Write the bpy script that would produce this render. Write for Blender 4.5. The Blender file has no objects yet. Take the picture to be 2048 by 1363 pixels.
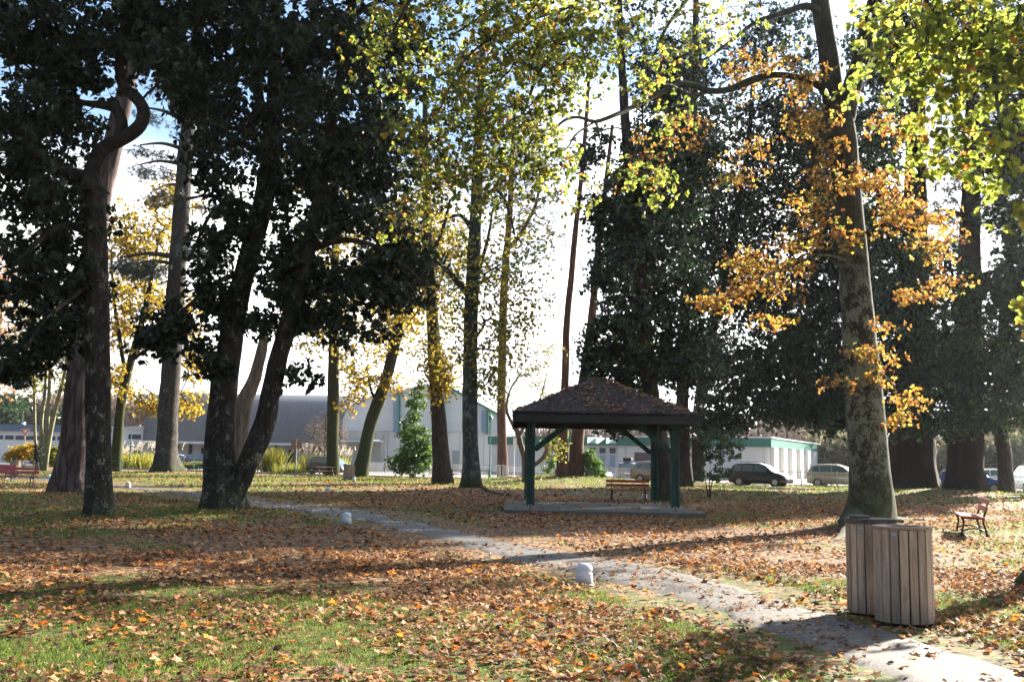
import bpy, math, random
import numpy as np
from mathutils import Vector, Matrix

random.seed(7)
rng = np.random.default_rng(11)
scene = bpy.context.scene
COL = scene.collection
R = math.radians

# ------------------------------------------------------------------ camera
FPX, EYE = 1991.0, 1.6
TH = math.atan(236.0 / FPX)
RO = R(1.0)
_f = np.array([0, math.cos(TH), math.sin(TH)])
_u0 = np.array([0, -math.sin(TH), math.cos(TH)])
_x = np.array([1.0, 0, 0])
_r = math.cos(RO) * _x + math.sin(RO) * _u0
_u = -math.sin(RO) * _x + math.cos(RO) * _u0
cam_d = bpy.data.cameras.new('camera')
cam_d.sensor_width = 36.0
cam_d.lens = 36.0 * FPX / 2048.0
cam_d.clip_end = 3000
cam = bpy.data.objects.new('camera', cam_d)
COL.objects.link(cam)
cam.matrix_world = Matrix(((_r[0], _u[0], -_f[0], 0), (_r[1], _u[1], -_f[1], 0), (_r[2], _u[2], -_f[2], EYE), (0, 0, 0, 1)))
scene.camera = cam


def ray(u, v):
    return _f + _r * ((u - 1024.0) / FPX) - _u * ((v - 681.5) / FPX)


def P(u, v, d):
    """world point at depth d (metres along +Y) seen at photo position u, v"""
    k = ray(u, v)
    return np.array([0, 0, EYE]) + k * (d / k[1])


def G(u, v, z=0.0):
    k = ray(u, v)
    return np.array([0, 0, EYE]) + k * ((z - EYE) / k[2])


def nrm(a):
    return a / np.maximum(np.linalg.norm(a, axis=-1, keepdims=True), 1e-9)


# ------------------------------------------------------------------ smooth value noise
_tab = rng.random((64, 64))


def vnoise(x, y, s=1.0):
    x = np.asarray(x, float) * s + 1000.0
    y = np.asarray(y, float) * s + 1000.0
    xi = np.floor(x).astype(int); yi = np.floor(y).astype(int)
    fx = x - xi; fy = y - yi
    fx = fx * fx * (3 - 2 * fx); fy = fy * fy * (3 - 2 * fy)
    a = _tab[xi % 64, yi % 64]; b = _tab[(xi + 1) % 64, yi % 64]
    c = _tab[xi % 64, (yi + 1) % 64]; d = _tab[(xi + 1) % 64, (yi + 1) % 64]
    return (a * (1 - fx) + b * fx) * (1 - fy) + (c * (1 - fx) + d * fx) * fy


MOUNDS = []


def ground_h(x, y):
    x = np.asarray(x, float); y = np.asarray(y, float)
    fade = np.clip((75 - y) / 20.0, 0, 1)
    h = ((vnoise(x, y, .22) - .5) * .10 + (vnoise(x + 9, y + 5, .9) - .5) * .03) * fade
    for (mx, my, mr, mh) in MOUNDS:
        h = h + mh * np.exp(-((x - mx) ** 2 + (y - my) ** 2) / (mr * mr))
    return h


# ------------------------------------------------------------------ mesh building
def new_mesh(name, V, faces, mat=None, smooth=False, attrs=None):
    """faces: list of index lists, or a dict(idx=flat array, sizes=array)"""
    me = bpy.data.meshes.new(name)
    V = np.asarray(V, np.float32)
    if isinstance(faces, dict):
        idx, sizes = faces['idx'], faces['sizes']
    else:
        sizes = np.array([len(f) for f in faces], np.int32)
        idx = np.array([i for f in faces for i in f], np.int32)
    me.vertices.add(len(V)); me.vertices.foreach_set('co', V.ravel())
    me.loops.add(len(idx)); me.loops.foreach_set('vertex_index', np.asarray(idx, np.int32))
    me.polygons.add(len(sizes))
    st = np.concatenate([[0], np.cumsum(sizes)[:-1]]).astype(np.int32)
    me.polygons.foreach_set('loop_start', st)
    me.polygons.foreach_set('loop_total', np.asarray(sizes, np.int32))
    me.polygons.foreach_set('use_smooth', np.full(len(sizes), bool(smooth)))
    if attrs:
        for k, (dom, val) in attrs.items():
            a = me.attributes.new(k, 'FLOAT', dom)
            a.data.foreach_set('value', np.asarray(val, np.float32))
    if mat:
        me.materials.append(mat)
    me.update(calc_edges=True)
    me.validate()
    return me


def link(name, me, parent=None, loc=None, rz=0.0):
    o = bpy.data.objects.new(name, me)
    COL.objects.link(o)
    if parent is not None:
        o.parent = parent
    if loc is not None:
        o.location = loc
    if rz:
        o.rotation_euler = (0, 0, rz)
    return o


def tag(o, label=None, cat=None, group=None, kind=None):
    if label: o['label'] = label
    if cat: o['category'] = cat
    if group: o['group'] = group
    if kind: o['kind'] = kind
    return o


def thing(name, label, cat, loc=(0, 0, 0), rz=0.0, group=None):
    return tag(link(name, None, None, tuple(loc), rz), label, cat, group)


class MB:
    """collects simple solids, then links them as ONE mesh object"""
    def __init__(s):
        s.V = []; s.F = []

    def add(s, V, F):
        b = len(s.V)
        s.V.extend([tuple(v) for v in V]); s.F.extend([[i + b for i in f] for f in F])
        return s

    def box(s, c, size, M=None, bev=0.0):
        hx, hy, hz = size[0] / 2, size[1] / 2, size[2] / 2
        if bev <= 0:
            V = [(x, y, z) for x in (-hx, hx) for y in (-hy, hy) for z in (-hz, hz)]
            F = [[0, 1, 3, 2], [4, 6, 7, 5], [0, 4, 5, 1], [2, 3, 7, 6], [0, 2, 6, 4], [1, 5, 7, 3]]
        else:
            import bmesh
            bm = bmesh.new()
            bmesh.ops.create_cube(bm, size=1)
            for v in bm.verts:
                v.co = (v.co.x * size[0], v.co.y * size[1], v.co.z * size[2])
            bmesh.ops.bevel(bm, geom=bm.edges[:], offset=bev, segments=2, affect='EDGES', profile=.6)
            V = [tuple(v.co) for v in bm.verts]
            F = [[v.index for v in f.verts] for f in bm.faces]
            bm.free()
        if M is not None:
            V = [tuple(M @ Vector(v)) for v in V]
        return s.add([(v[0] + c[0], v[1] + c[1], v[2] + c[2]) for v in V], F)

    def bar(s, a, b, w, h, up=(0, 0, 1), bev=0.0):
        a = Vector(a); b = Vector(b); d = b - a; L = d.length; d.normalize()
        up = Vector(up)
        sd = d.cross(up)
        if sd.length < 1e-4: sd = d.cross(Vector((1, 0, 0)))
        sd.normalize(); n = sd.cross(d)
        M = Matrix((d, sd, n)).transposed()
        return s.box((a + b) / 2, (L, w, h), M, bev)

    def tube(s, pts, rad, n=10, cap=True):
        pts = [Vector(p) for p in pts]
        if not hasattr(rad, '__len__'): rad = [rad] * len(pts)
        b = len(s.V); t0 = None
        for i, p in enumerate(pts):
            t = (pts[min(i + 1, len(pts) - 1)] - pts[max(i - 1, 0)]).normalized()
            if t0 is None:
                x = t.cross(Vector((0, 0, 1)))
                if x.length < 1e-3: x = Vector((1, 0, 0))
                x.normalize()
            else:
                x = (x - t * x.dot(t)).normalized()
            t0 = t
            y = t.cross(x)
            for k in range(n):
                a = 2 * math.pi * k / n
                s.V.append(tuple(p + (x * math.cos(a) + y * math.sin(a)) * rad[i]))
        for i in range(len(pts) - 1):
            for k in range(n):
                k2 = (k + 1) % n
                s.F.append([b + i * n + k, b + i * n + k2, b + (i + 1) * n + k2, b + (i + 1) * n + k])
        if cap:
            s.F.append([b + k for k in range(n)][::-1])
            s.F.append([b + (len(pts) - 1) * n + k for k in range(n)])
        return s

    def lathe(s, prof, c=(0, 0, 0), n=20):
        b = len(s.V)
        for (r, z) in prof:
            for k in range(n):
                a = 2 * math.pi * k / n
                s.V.append((c[0] + r * math.cos(a), c[1] + r * math.sin(a), c[2] + z))
        for i in range(len(prof) - 1):
            for k in range(n):
                k2 = (k + 1) % n
                s.F.append([b + i * n + k, b + i * n + k2, b + (i + 1) * n + k2, b + (i + 1) * n + k])
        s.F.append([b + k for k in range(n)][::-1])
        s.F.append([b + (len(prof) - 1) * n + k for k in range(n)])
        return s

    def prism(s, poly, z0, z1):
        """poly: xy list, extruded in z"""
        n = len(poly); b = len(s.V)
        s.V += [(x, y, z0) for x, y in poly] + [(x, y, z1) for x, y in poly]
        s.F.append([b + i for i in range(n)][::-1]); s.F.append([b + n + i for i in range(n)])
        for i in range(n):
            j = (i + 1) % n
            s.F.append([b + i, b + j, b + n + j, b + n + i])
        return s

    def prism_y(s, poly, y0, y1):
        """poly: xz list, extruded along y"""
        n = len(poly); b = len(s.V)
        s.V += [(x, y0, z) for x, z in poly] + [(x, y1, z) for x, z in poly]
        s.F.append([b + i for i in range(n)]); s.F.append([b + n + i for i in range(n)][::-1])
        for i in range(n):
            j = (i + 1) % n
            s.F.append([b + i, b + n + i, b + n + j, b + j])
        return s

    def build(s, name, mat, parent=None, loc=None, rz=0.0, smooth=False, flip=False):
        me = new_mesh(name, s.V, s.F, mat, smooth)
        import bmesh
        bm = bmesh.new(); bm.from_mesh(me)
        bmesh.ops.recalc_face_normals(bm, faces=bm.faces[:])
        bm.to_mesh(me); bm.free()
        if smooth:
            try: me.set_sharp_from_angle(angle=R(40))
            except Exception: pass
        return link(name, me, parent, loc, rz)


def children_of(o):
    return [c for c in bpy.data.objects if c.parent == o]


def copy_tree(o, parent=None, kids=None):
    if kids is None:
        kids = {}
        for c in bpy.data.objects:
            if c.parent is not None:
                kids.setdefault(c.parent.name, []).append(c)
    c = o.copy(); COL.objects.link(c)
    if parent is not None:
        c.parent = parent
    for ch in kids.get(o.name, []):
        copy_tree(ch, c, kids)
    return c


# ------------------------------------------------------------------ materials
def mat_new(name):
    m = bpy.data.materials.new(name); m.use_nodes = True
    nt = m.node_tree
    for n in list(nt.nodes): nt.nodes.remove(n)
    return m, nt


class NT:
    def __init__(s, name):
        s.m, s.nt = mat_new(name)
        s.out = s.n('ShaderNodeOutputMaterial')

    def n(s, t, **kw):
        x = s.nt.nodes.new(t)
        for k, v in kw.items(): setattr(x, k, v)
        return x

    def l(s, a, b): s.nt.links.new(a, b)

    def coord(s, kind='Object', scale=(1, 1, 1)):
        t = s.n('ShaderNodeTexCoord'); mp = s.n('ShaderNodeMapping')
        mp.inputs['Scale'].default_value = scale
        s.l(t.outputs[kind], mp.inputs['Vector'])
        return mp.outputs['Vector']

    def noise(s, vec, scale, detail=4, rough=.55, dist=0.0):
        x = s.n('ShaderNodeTexNoise')
        x.inputs['Scale'].default_value = scale; x.inputs['Detail'].default_value = detail
        x.inputs['Roughness'].default_value = rough; x.inputs['Distortion'].default_value = dist
        if vec is not None: s.l(vec, x.inputs['Vector'])
        return x.outputs['Fac']

    def ramp(s, fac, stops, interp='LINEAR'):
        x = s.n('ShaderNodeValToRGB'); cr = x.color_ramp; cr.interpolation = interp
        while len(cr.elements) < len(stops): cr.elements.new(.5)
        for e, (p, c) in zip(cr.elements, stops):
            e.position = p
            if not hasattr(c, '__len__'): c = (c, c, c)
            e.color = (*c[:3], 1)
        s.l(fac, x.inputs['Fac'])
        return x.outputs['Color']

    def mix(s, fac, a, b, mode='MIX'):
        x = s.n('ShaderNodeMix', data_type='RGBA', blend_type=mode)
        for val, i in ((fac, 0), (a, 6), (b, 7)):
            if hasattr(val, 'is_linked') or isinstance(val, bpy.types.NodeSocket): s.l(val, x.inputs[i])
            elif i == 0: x.inputs[0].default_value = val
            else: x.inputs[i].default_value = (*val[:3], 1)
        return x.outputs[2]

    def math(s, op, a, b=None):
        x = s.n('ShaderNodeMath', operation=op)
        for i, v in enumerate((a, b)):
            if v is None: continue
            if isinstance(v, bpy.types.NodeSocket): s.l(v, x.inputs[i])
            else: x.inputs[i].default_value = v
        return x.outputs[0]

    def bump(s, h, strength=.5, dist=.02):
        x = s.n('ShaderNodeBump'); x.inputs['Strength'].default_value = strength
        x.inputs['Distance'].default_value = dist
        s.l(h, x.inputs['Height'])
        return x.outputs['Normal']

    def pbr(s, col, rough=.7, metal=0.0, spec=.5, normal=None, extra=None):
        p = s.n('ShaderNodeBsdfPrincipled')
        if isinstance(col, bpy.types.NodeSocket): s.l(col, p.inputs['Base Color'])
        else: p.inputs['Base Color'].default_value = (*col[:3], 1)
        if isinstance(rough, bpy.types.NodeSocket): s.l(rough, p.inputs['Roughness'])
        else: p.inputs['Roughness'].default_value = rough
        p.inputs['Metallic'].default_value = metal
        p.inputs['Specular IOR Level'].default_value = spec
        if normal is not None: s.l(normal, p.inputs['Normal'])
        if extra:
            for k, v in extra.items(): p.inputs[k].default_value = v
        return p.outputs['BSDF']

    def done(s, shader):
        s.l(shader, s.out.inputs['Surface'])
        return s.m


def m_plain(name, col, rough=.6, metal=0., var=.18, scale=6., bump=.15, spec=.5, coat=0.):
    t = NT(name); v = t.coord()
    n = t.noise(v, scale, 5, .6)
    c1 = tuple(min(1, c * (1 - var)) for c in col); c2 = tuple(min(1, c * (1 + var)) for c in col)
    c = t.ramp(n, [(.25, c1), (.75, c2)])
    n2 = t.noise(v, scale * 9, 3, .6)
    return t.done(t.pbr(c, rough, metal, spec, t.bump(n2, bump, .004), {'Coat Weight': coat} if coat else None))


def m_bark(name, c_dark, c_mid, c_light, scale=9., stretch=.22, lichen=None, lich=.5, moss=0.0, moss_h=1.2, bump=.9, ridge=False, spot=26.):
    t = NT(name)
    v = t.coord('Object', (1, 1, stretch))
    if ridge:
        vo = t.n('ShaderNodeTexVoronoi', feature='DISTANCE_TO_EDGE')
        vo.inputs['Scale'].default_value = scale
        nz = t.n('ShaderNodeTexNoise'); nz.inputs['Scale'].default_value = scale * .8; nz.inputs['Detail'].default_value = 4
        t.l(v, nz.inputs['Vector'])
        mx = t.mix(.30, v, nz.outputs['Color'])
        t.l(mx, vo.inputs['Vector'])
        h = t.math('MINIMUM', t.math('MULTIPLY', vo.outputs['Distance'], 3.0), 1.0)
        nn = t.noise(v, scale * 3, 5, .7)
        h = t.math('ADD', t.math('MULTIPLY', h, .45), t.math('MULTIPLY', nn, .75))
        c = t.ramp(h, [(.12, c_dark), (.45, c_mid), (.95, c_light)])
    else:
        h = t.noise(v, scale, 8, .72, .3)
        c = t.ramp(h, [(.3, c_dark), (.5, c_mid), (.72, c_light)])
    v2 = t.coord('Object', (1, 1, .8))
    if lichen:
        ln = t.noise(v2, 3.2, 5, .75)
        l2 = t.noise(v2, spot, 4, .8)
        lf = t.math('ADD', t.math('MULTIPLY', ln, .65), t.math('MULTIPLY', l2, .45))
        f = t.ramp(lf, [(.62 - lich * .14, 0), (.66 - lich * .1, 1)])
        f = t.math('MULTIPLY', f, .85)
        tz = t.n('ShaderNodeTexCoord'); sz = t.n('ShaderNodeSeparateXYZ'); t.l(tz.outputs['Object'], sz.inputs[0])
        f = t.math('MULTIPLY', f, t.ramp(t.math('DIVIDE', sz.outputs['Z'], 12.0), [(.42, 1), (.66, .12)]))
        lc = t.mix(t.noise(v2, 50, 3, .7), tuple(x * .6 for x in lichen), tuple(min(1, x * 1.3) for x in lichen))
        c = t.mix(f, c, lc)
    if moss > 0:
        geo = t.n('ShaderNodeTexCoord'); sep = t.n('ShaderNodeSeparateXYZ')
        t.l(geo.outputs['Object'], sep.inputs[0])
        mz = t.math('SUBTRACT', 1.0, t.math('DIVIDE', sep.outputs['Z'], moss_h))
        mn = t.noise(v2, 5, 6, .7)
        mf = t.ramp(t.math('ADD', t.math('MULTIPLY', mz, .55), t.math('MULTIPLY', mn, .75)), [(.55, 0), (.8, moss)])
        mc = t.mix(t.noise(v2, 40, 3, .7), (.016, .024, .008), (.05, .065, .018))
        c = t.mix(mf, c, mc)
    return t.done(t.pbr(c, .92, 0, .2, t.bump(h, bump, .03)))


def m_leaf(name, stops, trans=.45, tcol=1.6, rough=.5, spec=.4, gloss_only=False, tsat=None):
    """stops over the per-leaf attribute tint"""
    t = NT(name)
    a = t.n('ShaderNodeAttribute', attribute_name='tint')
    c = t.ramp(a.outputs['Fac'], stops)
    p = t.pbr(c, rough, 0, spec)
    tr = t.n('ShaderNodeBsdfTranslucent')
    tc = t.ramp(a.outputs['Fac'], [(q, tuple(min(.95, x * tcol * (tsat[i] if tsat else 1)) for i, x in enumerate(col))) for q, col in stops])
    t.l(tc, tr.inputs['Color'])
    mx = t.n('ShaderNodeMixShader'); mx.inputs[0].default_value = trans
    t.l(p, mx.inputs[1]); t.l(tr.outputs[0], mx.inputs[2])
    return t.done(mx.outputs[0])
SUN_AZ, SUN_EL = 45.0, 25.0
SUN, SKY, EXPO, CLOUD, HAZE = 5.0, .055, 2.45, 14.5, .0001
SHADE = [  # added trees out of view, there for the shade they cast
    ('tall dense unseen tree added right of the view to shade the middle lawn', 29.5, 54.0, .5, 24,
     [(29.5, 54, 12, 3.6, 3.6, 4), (29.3, 53.8, 18, 4, 4, 5), (29.5, 54, 24, 3.6, 3.6, 4)], 330),
    ('second dense unseen tree added far right beyond the view to shade the lawn', 35.5, 62, .5, 27,
     [(35.5, 62, 14, 4, 4, 4), (35, 61, 21, 4.5, 4.5, 5), (35, 62, 27, 3.6, 3.6, 4)], 340),
]
# ------------------------------------------------------------------ trees
def catmull(pts, step):
    pts = np.asarray(pts, float)
    out = []
    n = len(pts)
    for i in range(n - 1):
        p0 = pts[max(i - 1, 0)]; p1 = pts[i]; p2 = pts[i + 1]; p3 = pts[min(i + 2, n - 1)]
        L = np.linalg.norm((p2 - p1)[:3]); k = max(1, int(math.ceil(L / step)))
        for j in range(k):
            t = j / k
            out.append(.5 * ((2 * p1) + (p2 - p0) * t + (2 * p0 - 5 * p1 + 4 * p2 - p3) * t * t + (3 * p1 - p0 - 3 * p2 + p3) * t ** 3))
    out.append(pts[-1])
    return np.array(out)


def limb_mesh(path, sides=14, rough=.07, flare=0.0, flare_h=.8, lobes=5, seed=0, ribs=0.0):
    """path Nx4 (x,y,z,r) -> verts, quads"""
    pts = path[:, :3]; rad = path[:, 3]
    n = len(pts)
    T = nrm(np.gradient(pts, axis=0))
    x = np.cross(T[0], [0, 0, 1.0])
    if np.linalg.norm(x) < .3: x = np.array([1.0, 0, 0])
    V = []
    ang = np.linspace(0, 2 * math.pi, sides, endpoint=False)
    s = 0.0
    for i in range(n):
        t = T[i]; x = x - t * np.dot(x, t); x /= np.linalg.norm(x); y = np.cross(t, x)
        if i: s += np.linalg.norm(pts[i] - pts[i - 1])
        nz = vnoise(np.cos(ang) * 1.3 + seed * 3.1 + 5, np.sin(ang) * 1.3 + s * 1.6 + seed, 1.0) - .5
        nz2 = vnoise(np.cos(ang) * 4.5 + seed * 1.7 + 9, np.sin(ang) * 4.5 + s * 5.0 + seed, 1.0) - .5
        r = rad[i] * (1 + 2 * rough * nz + rough * .8 * nz2)
        if ribs: r = r * (1 + ribs * (vnoise(ang * 3.2 + seed, s * .25 + seed, 1.0) - .5) * 2)
        if flare > 0:
            e = math.exp(-max(s - .25, 0) / flare_h)
            lob = .5 + .5 * np.cos(ang * lobes + seed * 1.7 + 1.5 * np.sin(ang + seed))
            lob = lob ** 1.6
            r = r * (1 + flare * e * (.35 + 1.1 * lob))
        V.append(pts[i] + np.outer(np.cos(ang) * r, x) + np.outer(np.sin(ang) * r, y))
    V = np.concatenate(V)
    F = []
    for i in range(n - 1):
        a = i * sides
        k = np.arange(sides); k2 = (k + 1) % sides
        F.append(np.stack([a + k, a + k2, a + sides + k2, a + sides + k], 1))
    return V, np.concatenate(F)


def prisms(A, B, ra, rb, sides=5):
    """one tapered open prism per edge"""
    N = len(A)
    d = nrm(B - A)
    ref = np.where(np.abs(d[:, 2:3]) > .9, np.array([[1.0, 0, 0]]), np.array([[0, 0, 1.0]]))
    x = nrm(np.cross(d, ref)); y = np.cross(d, x)
    ang = np.linspace(0, 2 * math.pi, sides, endpoint=False)
    c = np.cos(ang)[None, :, None]; s = np.sin(ang)[None, :, None]
    ring = x[:, None, :] * c + y[:, None, :] * s
    Va = (A - d * ra[:, None] * .3)[:, None, :] + ring * ra[:, None, None]
    Vb = B[:, None, :] + ring * rb[:, None, None]
    V = np.concatenate([Va, Vb], 1).reshape(-1, 3)
    k = np.arange(sides); k2 = (k + 1) % sides
    f = np.stack([k, k2, sides + k2, sides + k], 1)
    F = (f[None] + (np.arange(N) * 2 * sides)[:, None, None]).reshape(-1, 4)
    return V, F


LEAF_BROAD = (np.array([[0, 0, 0], [.34, .3, .10], [.36, .62, .10], [0, 1, -.06], [-.36, .62, .10], [-.34, .3, .10]]),
              [[0, 1, 2, 3], [0, 3, 4, 5]])
LEAF_ROUND = (np.array([[0, 0, 0], [.5, .3, .05], [.42, .75, .05], [0, 1, 0], [-.42, .75, .05], [-.5, .3, .05]]),
              [[0, 1, 2, 3], [0, 3, 4, 5]])
LEAF_OAK = (np.array([[0, 0, 0], [.12, .16, .02], [.27, .27, .07], [.20, .42, .04], [.42, .56, .10], [.26, .70, .05], [.27, .86, .05], [0, 1, -.08],
                      [-.27, .86, .05], [-.26, .70, .05], [-.42, .56, .10], [-.20, .42, .04], [-.27, .27, .07], [-.12, .16, .02]]),
            [[0, 1, 2, 3, 4, 5, 6, 7], [0, 7, 8, 9, 10, 11, 12, 13]])
LEAF_NEEDLE = (np.array([[-.035, 0, 0], [.035, 0, 0], [.0, 1, 0]]), [[0, 1, 2]])
_a = np.linspace(0, 2 * math.pi, 15, endpoint=False) + math.pi / 2
_rr = np.array([1.0, .45, .62, .5, .92, .4, .5, .42, .25, .42, .5, .4, .92, .5, .55])
_rr = np.array([1.0, .48, .60, .92, .45, .55, .72, .35, .35, .72, .55, .45, .92, .60, .48])
LEAF_PLANE = (np.concatenate([[[0, 0, 0]], np.stack([np.cos(_a) * _rr * .5, np.sin(_a) * _rr * .5, .10 * _rr ** 2 * np.cos(_a * 2 + .4)], 1)]),
              [[0, i + 1, (i + 1) % 15 + 1] for i in range(15)])
LEAF_CURL = (np.array([[0, 0, 0], [.5, .0, .22], [.32, .42, .12], [0, .6, .02], [-.4, .3, .26], [-.46, -.2, .15], [0, -.45, .05], [.35, -.35, .2]]),
             [[0, i, i % 7 + 1] for i in range(1, 8)])


def stamp(tpl, pos, D, Nn, size, wide=1.0):
    """D leaf direction, Nn rough normal -> verts, faces dict, per-leaf repeats"""
    tv, tf = tpl
    D = nrm(D); S = nrm(np.cross(D, Nn)); Z = np.cross(S, D)
    sz = np.asarray(size)[:, None, None]
    w = np.broadcast_to(np.asarray(wide), (len(pos),))[:, None, None]
    V = pos[:, None, :] + sz * (tv[None, :, 0:1] * w * S[:, None, :] + tv[None, :, 1:2] * D[:, None, :] + tv[None, :, 2:3] * Z[:, None, :])
    k = len(tv); N = len(pos)
    idx1 = np.array([i for f in tf for i in f]); s1 = np.array([len(f) for f in tf])
    idx = (idx1[None] + (np.arange(N) * k)[:, None]).ravel()
    sizes = np.tile(s1, N)
    return V.reshape(-1, 3), dict(idx=idx, sizes=sizes), len(tf)


def rnd_dir(n):
    return nrm(rng.normal(size=(n, 3)))


class Tree:
    def __init__(s, name, label, cat, base, bark, group=None, origin=None):
        s.base = np.array(base, float)
        s.root = thing(name, label, cat, base, 0, group)
        s.bark = bark
        s.TV = []; s.TF = []; s.tb = 0
        s.pos = []; s.rad = []
        s.nseed = random.randint(0, 1000)

    def limb(s, path, step=.45, sides=14, skel=True, **kw):
        p = catmull(path, step)
        p[:, 3] = np.maximum(p[:, 3], .006)
        V, F = limb_mesh(p, sides, seed=s.nseed + len(s.TV), **kw)
        s.TV.append(V); s.TF.append(F + s.tb); s.tb += len(V)
        if skel:
            s.pos.append(p[:, :3]); s.rad.append(p[:, 3])
        return p

    def px_limb(s, spec, **kw):
        """spec rows: u, v, depth, width in px"""
        rows = []
        for (u, v, d, w) in spec:
            q = P(u, v, d)
            rows.append([*q, w / 2 / FPX * math.hypot(q[1], 0) * 1.0])
        return s.limb(np.array(rows), **kw)

    def targets(s, blobs, n):
        w = np.array([b[6] if len(b) > 6 else b[3] * b[4] for b in blobs], float)
        k = rng.choice(len(blobs), size=n, p=w / w.sum())
        B = np.array([b[:6] for b in blobs], float)[k]
        q = rnd_dir(n) * (rng.random((n, 1)) ** (1 / 2.3))
        out = np.empty((n, 3)); ctr = np.empty((n, 3))
        for i in range(n):
            u, v, d, ru, rv, rd = B[i]
            c = P(u, v, d); ctr[i] = c
            out[i] = c + q[i] * np.array([ru / FPX * d, rd, rv / FPX * d])
        return out, ctr

    def grow(s, T, seg=.55, rtip=.012, sag=.06, power=.5, rmax=.6, up=0.0, jit=.07):
        """attach targets to the skeleton with thin curved branches"""
        nodes = np.concatenate(s.pos); rad = np.concatenate(s.rad)
        n0 = len(nodes)
        cap = n0 + len(T) * 14 + 10
        NP = np.zeros((cap, 3)); NP[:n0] = nodes
        par = np.full(cap, -1)
        cnt = np.zeros(cap); m = n0
        srad = np.zeros(cap); srad[:n0] = rad
        root_of = np.arange(cap)
        dist = np.array([np.min(np.linalg.norm(nodes - t, axis=1)) for t in T])
        tip = []
        for i in np.argsort(dist):
            t = T[i]
            dd = NP[:m] - t
            dl = np.sqrt((dd * dd).sum(1))
            cost = dl + .12 * np.where(np.arange(m) < n0, 0, 0) + np.maximum(dd[:, 2], 0) * .35
            j = int(np.argmin(cost)); a = NP[j].copy(); L = dl[j]
            k = int(max(1, min(13, math.ceil(L / seg))))
            off = rng.normal(size=3) * jit * L
            off[2] += up * L
            prev = j
            for q in range(1, k + 1):
                f = q / k
                p = a * (1 - f) + t * f + off * math.sin(math.pi * f) * (1 - .3 * f)
                p[2] += sag * L * math.sin(math.pi * f)
                if m >= cap: break
                NP[m] = p; par[m] = prev; prev = m; m += 1
            tip.append(prev)
        for tnode in tip:
            j = tnode
            while j >= n0:
                cnt[j] += 1; j = par[j]
        ids = np.arange(n0, m)
        r = rtip * np.maximum(cnt, 1) ** power
        pr = par[ids]
        ra = np.where(pr >= n0, r[pr], np.minimum(r[ids] * 1.25, srad[pr] * rmax))
        ra = np.minimum(ra, r[ids] * 1.5)
        # limit by the limb it springs from
        lim = np.zeros(cap)
        for j in range(n0, m):
            lim[j] = srad[par[j]] * rmax if par[j] < n0 else lim[par[j]]
        rb = np.minimum(r[ids], np.maximum(lim[ids], rtip)); ra = np.minimum(ra, np.maximum(lim[ids], rtip))
        V, F = prisms(NP[pr], NP[ids], ra, rb, 5)
        s.TV.append(V); s.TF.append(F + s.tb); s.tb += len(V)
        return T

    def finish_trunk(s, name='trunk'):
        V = np.concatenate(s.TV) - s.base; F = np.concatenate(s.TF)
        me = new_mesh(name, V, dict(idx=F.ravel(), sizes=np.full(len(F), 4)), s.bark, True)
        return link(name, me, s.root)

    def leaves(s, T, ctr, mat, name='crown', tpl=LEAF_BROAD, rc=.4, flat=.7, m=5, k=7, size=.15, var=.25, wide=1.0,
               spread=(35, 85), droop=.15, upb=.35, tint=(.5, .22), twig=.005, twig_mat=None, clump=.0, hang=0.0):
        n = len(T)
        outw = nrm(T - ctr + 1e-4)
        base = np.repeat(T, m, 0)
        off = rnd_dir(n * m) * (rng.random((n * m, 1)) ** .45) * rc
        off[:, 2] *= flat
        if hang: off[:, 2] -= rng.random(n * m) * hang
        rp = base + off
        ax = nrm(np.repeat(outw, m, 0) * .5 + nrm(off) * .8 + np.array([0, 0, upb]) + rnd_dir(n * m) * .5)
        N = n * m * k
        pos = np.repeat(rp, k, 0); A = np.repeat(ax, k, 0)
        pp = nrm(np.cross(A, rnd_dir(N)))
        ph = np.radians(rng.uniform(spread[0], spread[1], N))[:, None]
        D = A * np.cos(ph) + pp * np.sin(ph)
        D[:, 2] -= droop
        pos = pos + A * rng.uniform(-.25, .25, (N, 1)) * size * 1.2 + nrm(D) * size * .12
        Nn = A + rnd_dir(N) * .45
        sz = size * rng.uniform(1 - var, 1 + var, N)
        V, F, nf = stamp(tpl, pos, D, Nn, sz, wide)
        tt = rng.normal(tint[0], tint[1], N) + np.repeat(rng.normal(0, clump, n), m * k)
        tt = np.clip(tt, 0, 1)
        mats = [mat]
        ob = link(name, new_mesh(name, V - s.base, F, mat, False, {'tint': ('FACE', np.repeat(tt, nf))}), s.root)
        # twigs go with the wood
        if twig > 0:
            tv, tf = prisms(base, rp, np.full(n * m, twig * 1.3), np.full(n * m, twig * .6), 3)
            s.TV.append(tv); s.TF.append(tf + s.tb); s.tb += len(tv)
        return ob


def px_w(w, d): return w / 2 / FPX * d


# ---- barks
B_MAG = m_bark('magnolia_bark', (.010, .009, .007), (.028, .024, .019), (.065, .058, .048), 7, .5, (.22, .23, .19), .15, .35, 1.0, .5)
B_PINE = m_bark('furrowed_pine_bark', (.012, .008, .008), (.055, .038, .034), (.14, .11, .105), 5.0, .16, None, 0, 0, 1, 1.0, True)
B_CEDAR = m_bark('cedar_bark', (.012, .011, .010), (.036, .033, .029), (.085, .08, .072), 8, .3, (.20, .21, .18), .1, .8, 1.2, .9)
B_OAK = m_bark('lichened_oak_bark', (.008, .009, .006), (.026, .028, .020), (.055, .06, .042), 5, .6, (.19, .22, .165), .72, .8, 2.4, 1.0, False, 17.)
B_MOSS = m_bark('mossy_bark', (.012, .011, .007), (.028, .026, .012), (.055, .052, .022), 9, .4, (.09, .095, .04), .3, .8, 14., .8)
B_DARK = m_bark('dark_furrowed_bark', (.010, .008, .006), (.035, .028, .022), (.08, .068, .055), 7, .22, None, 0, .5, .8, 1.0, True)
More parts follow.
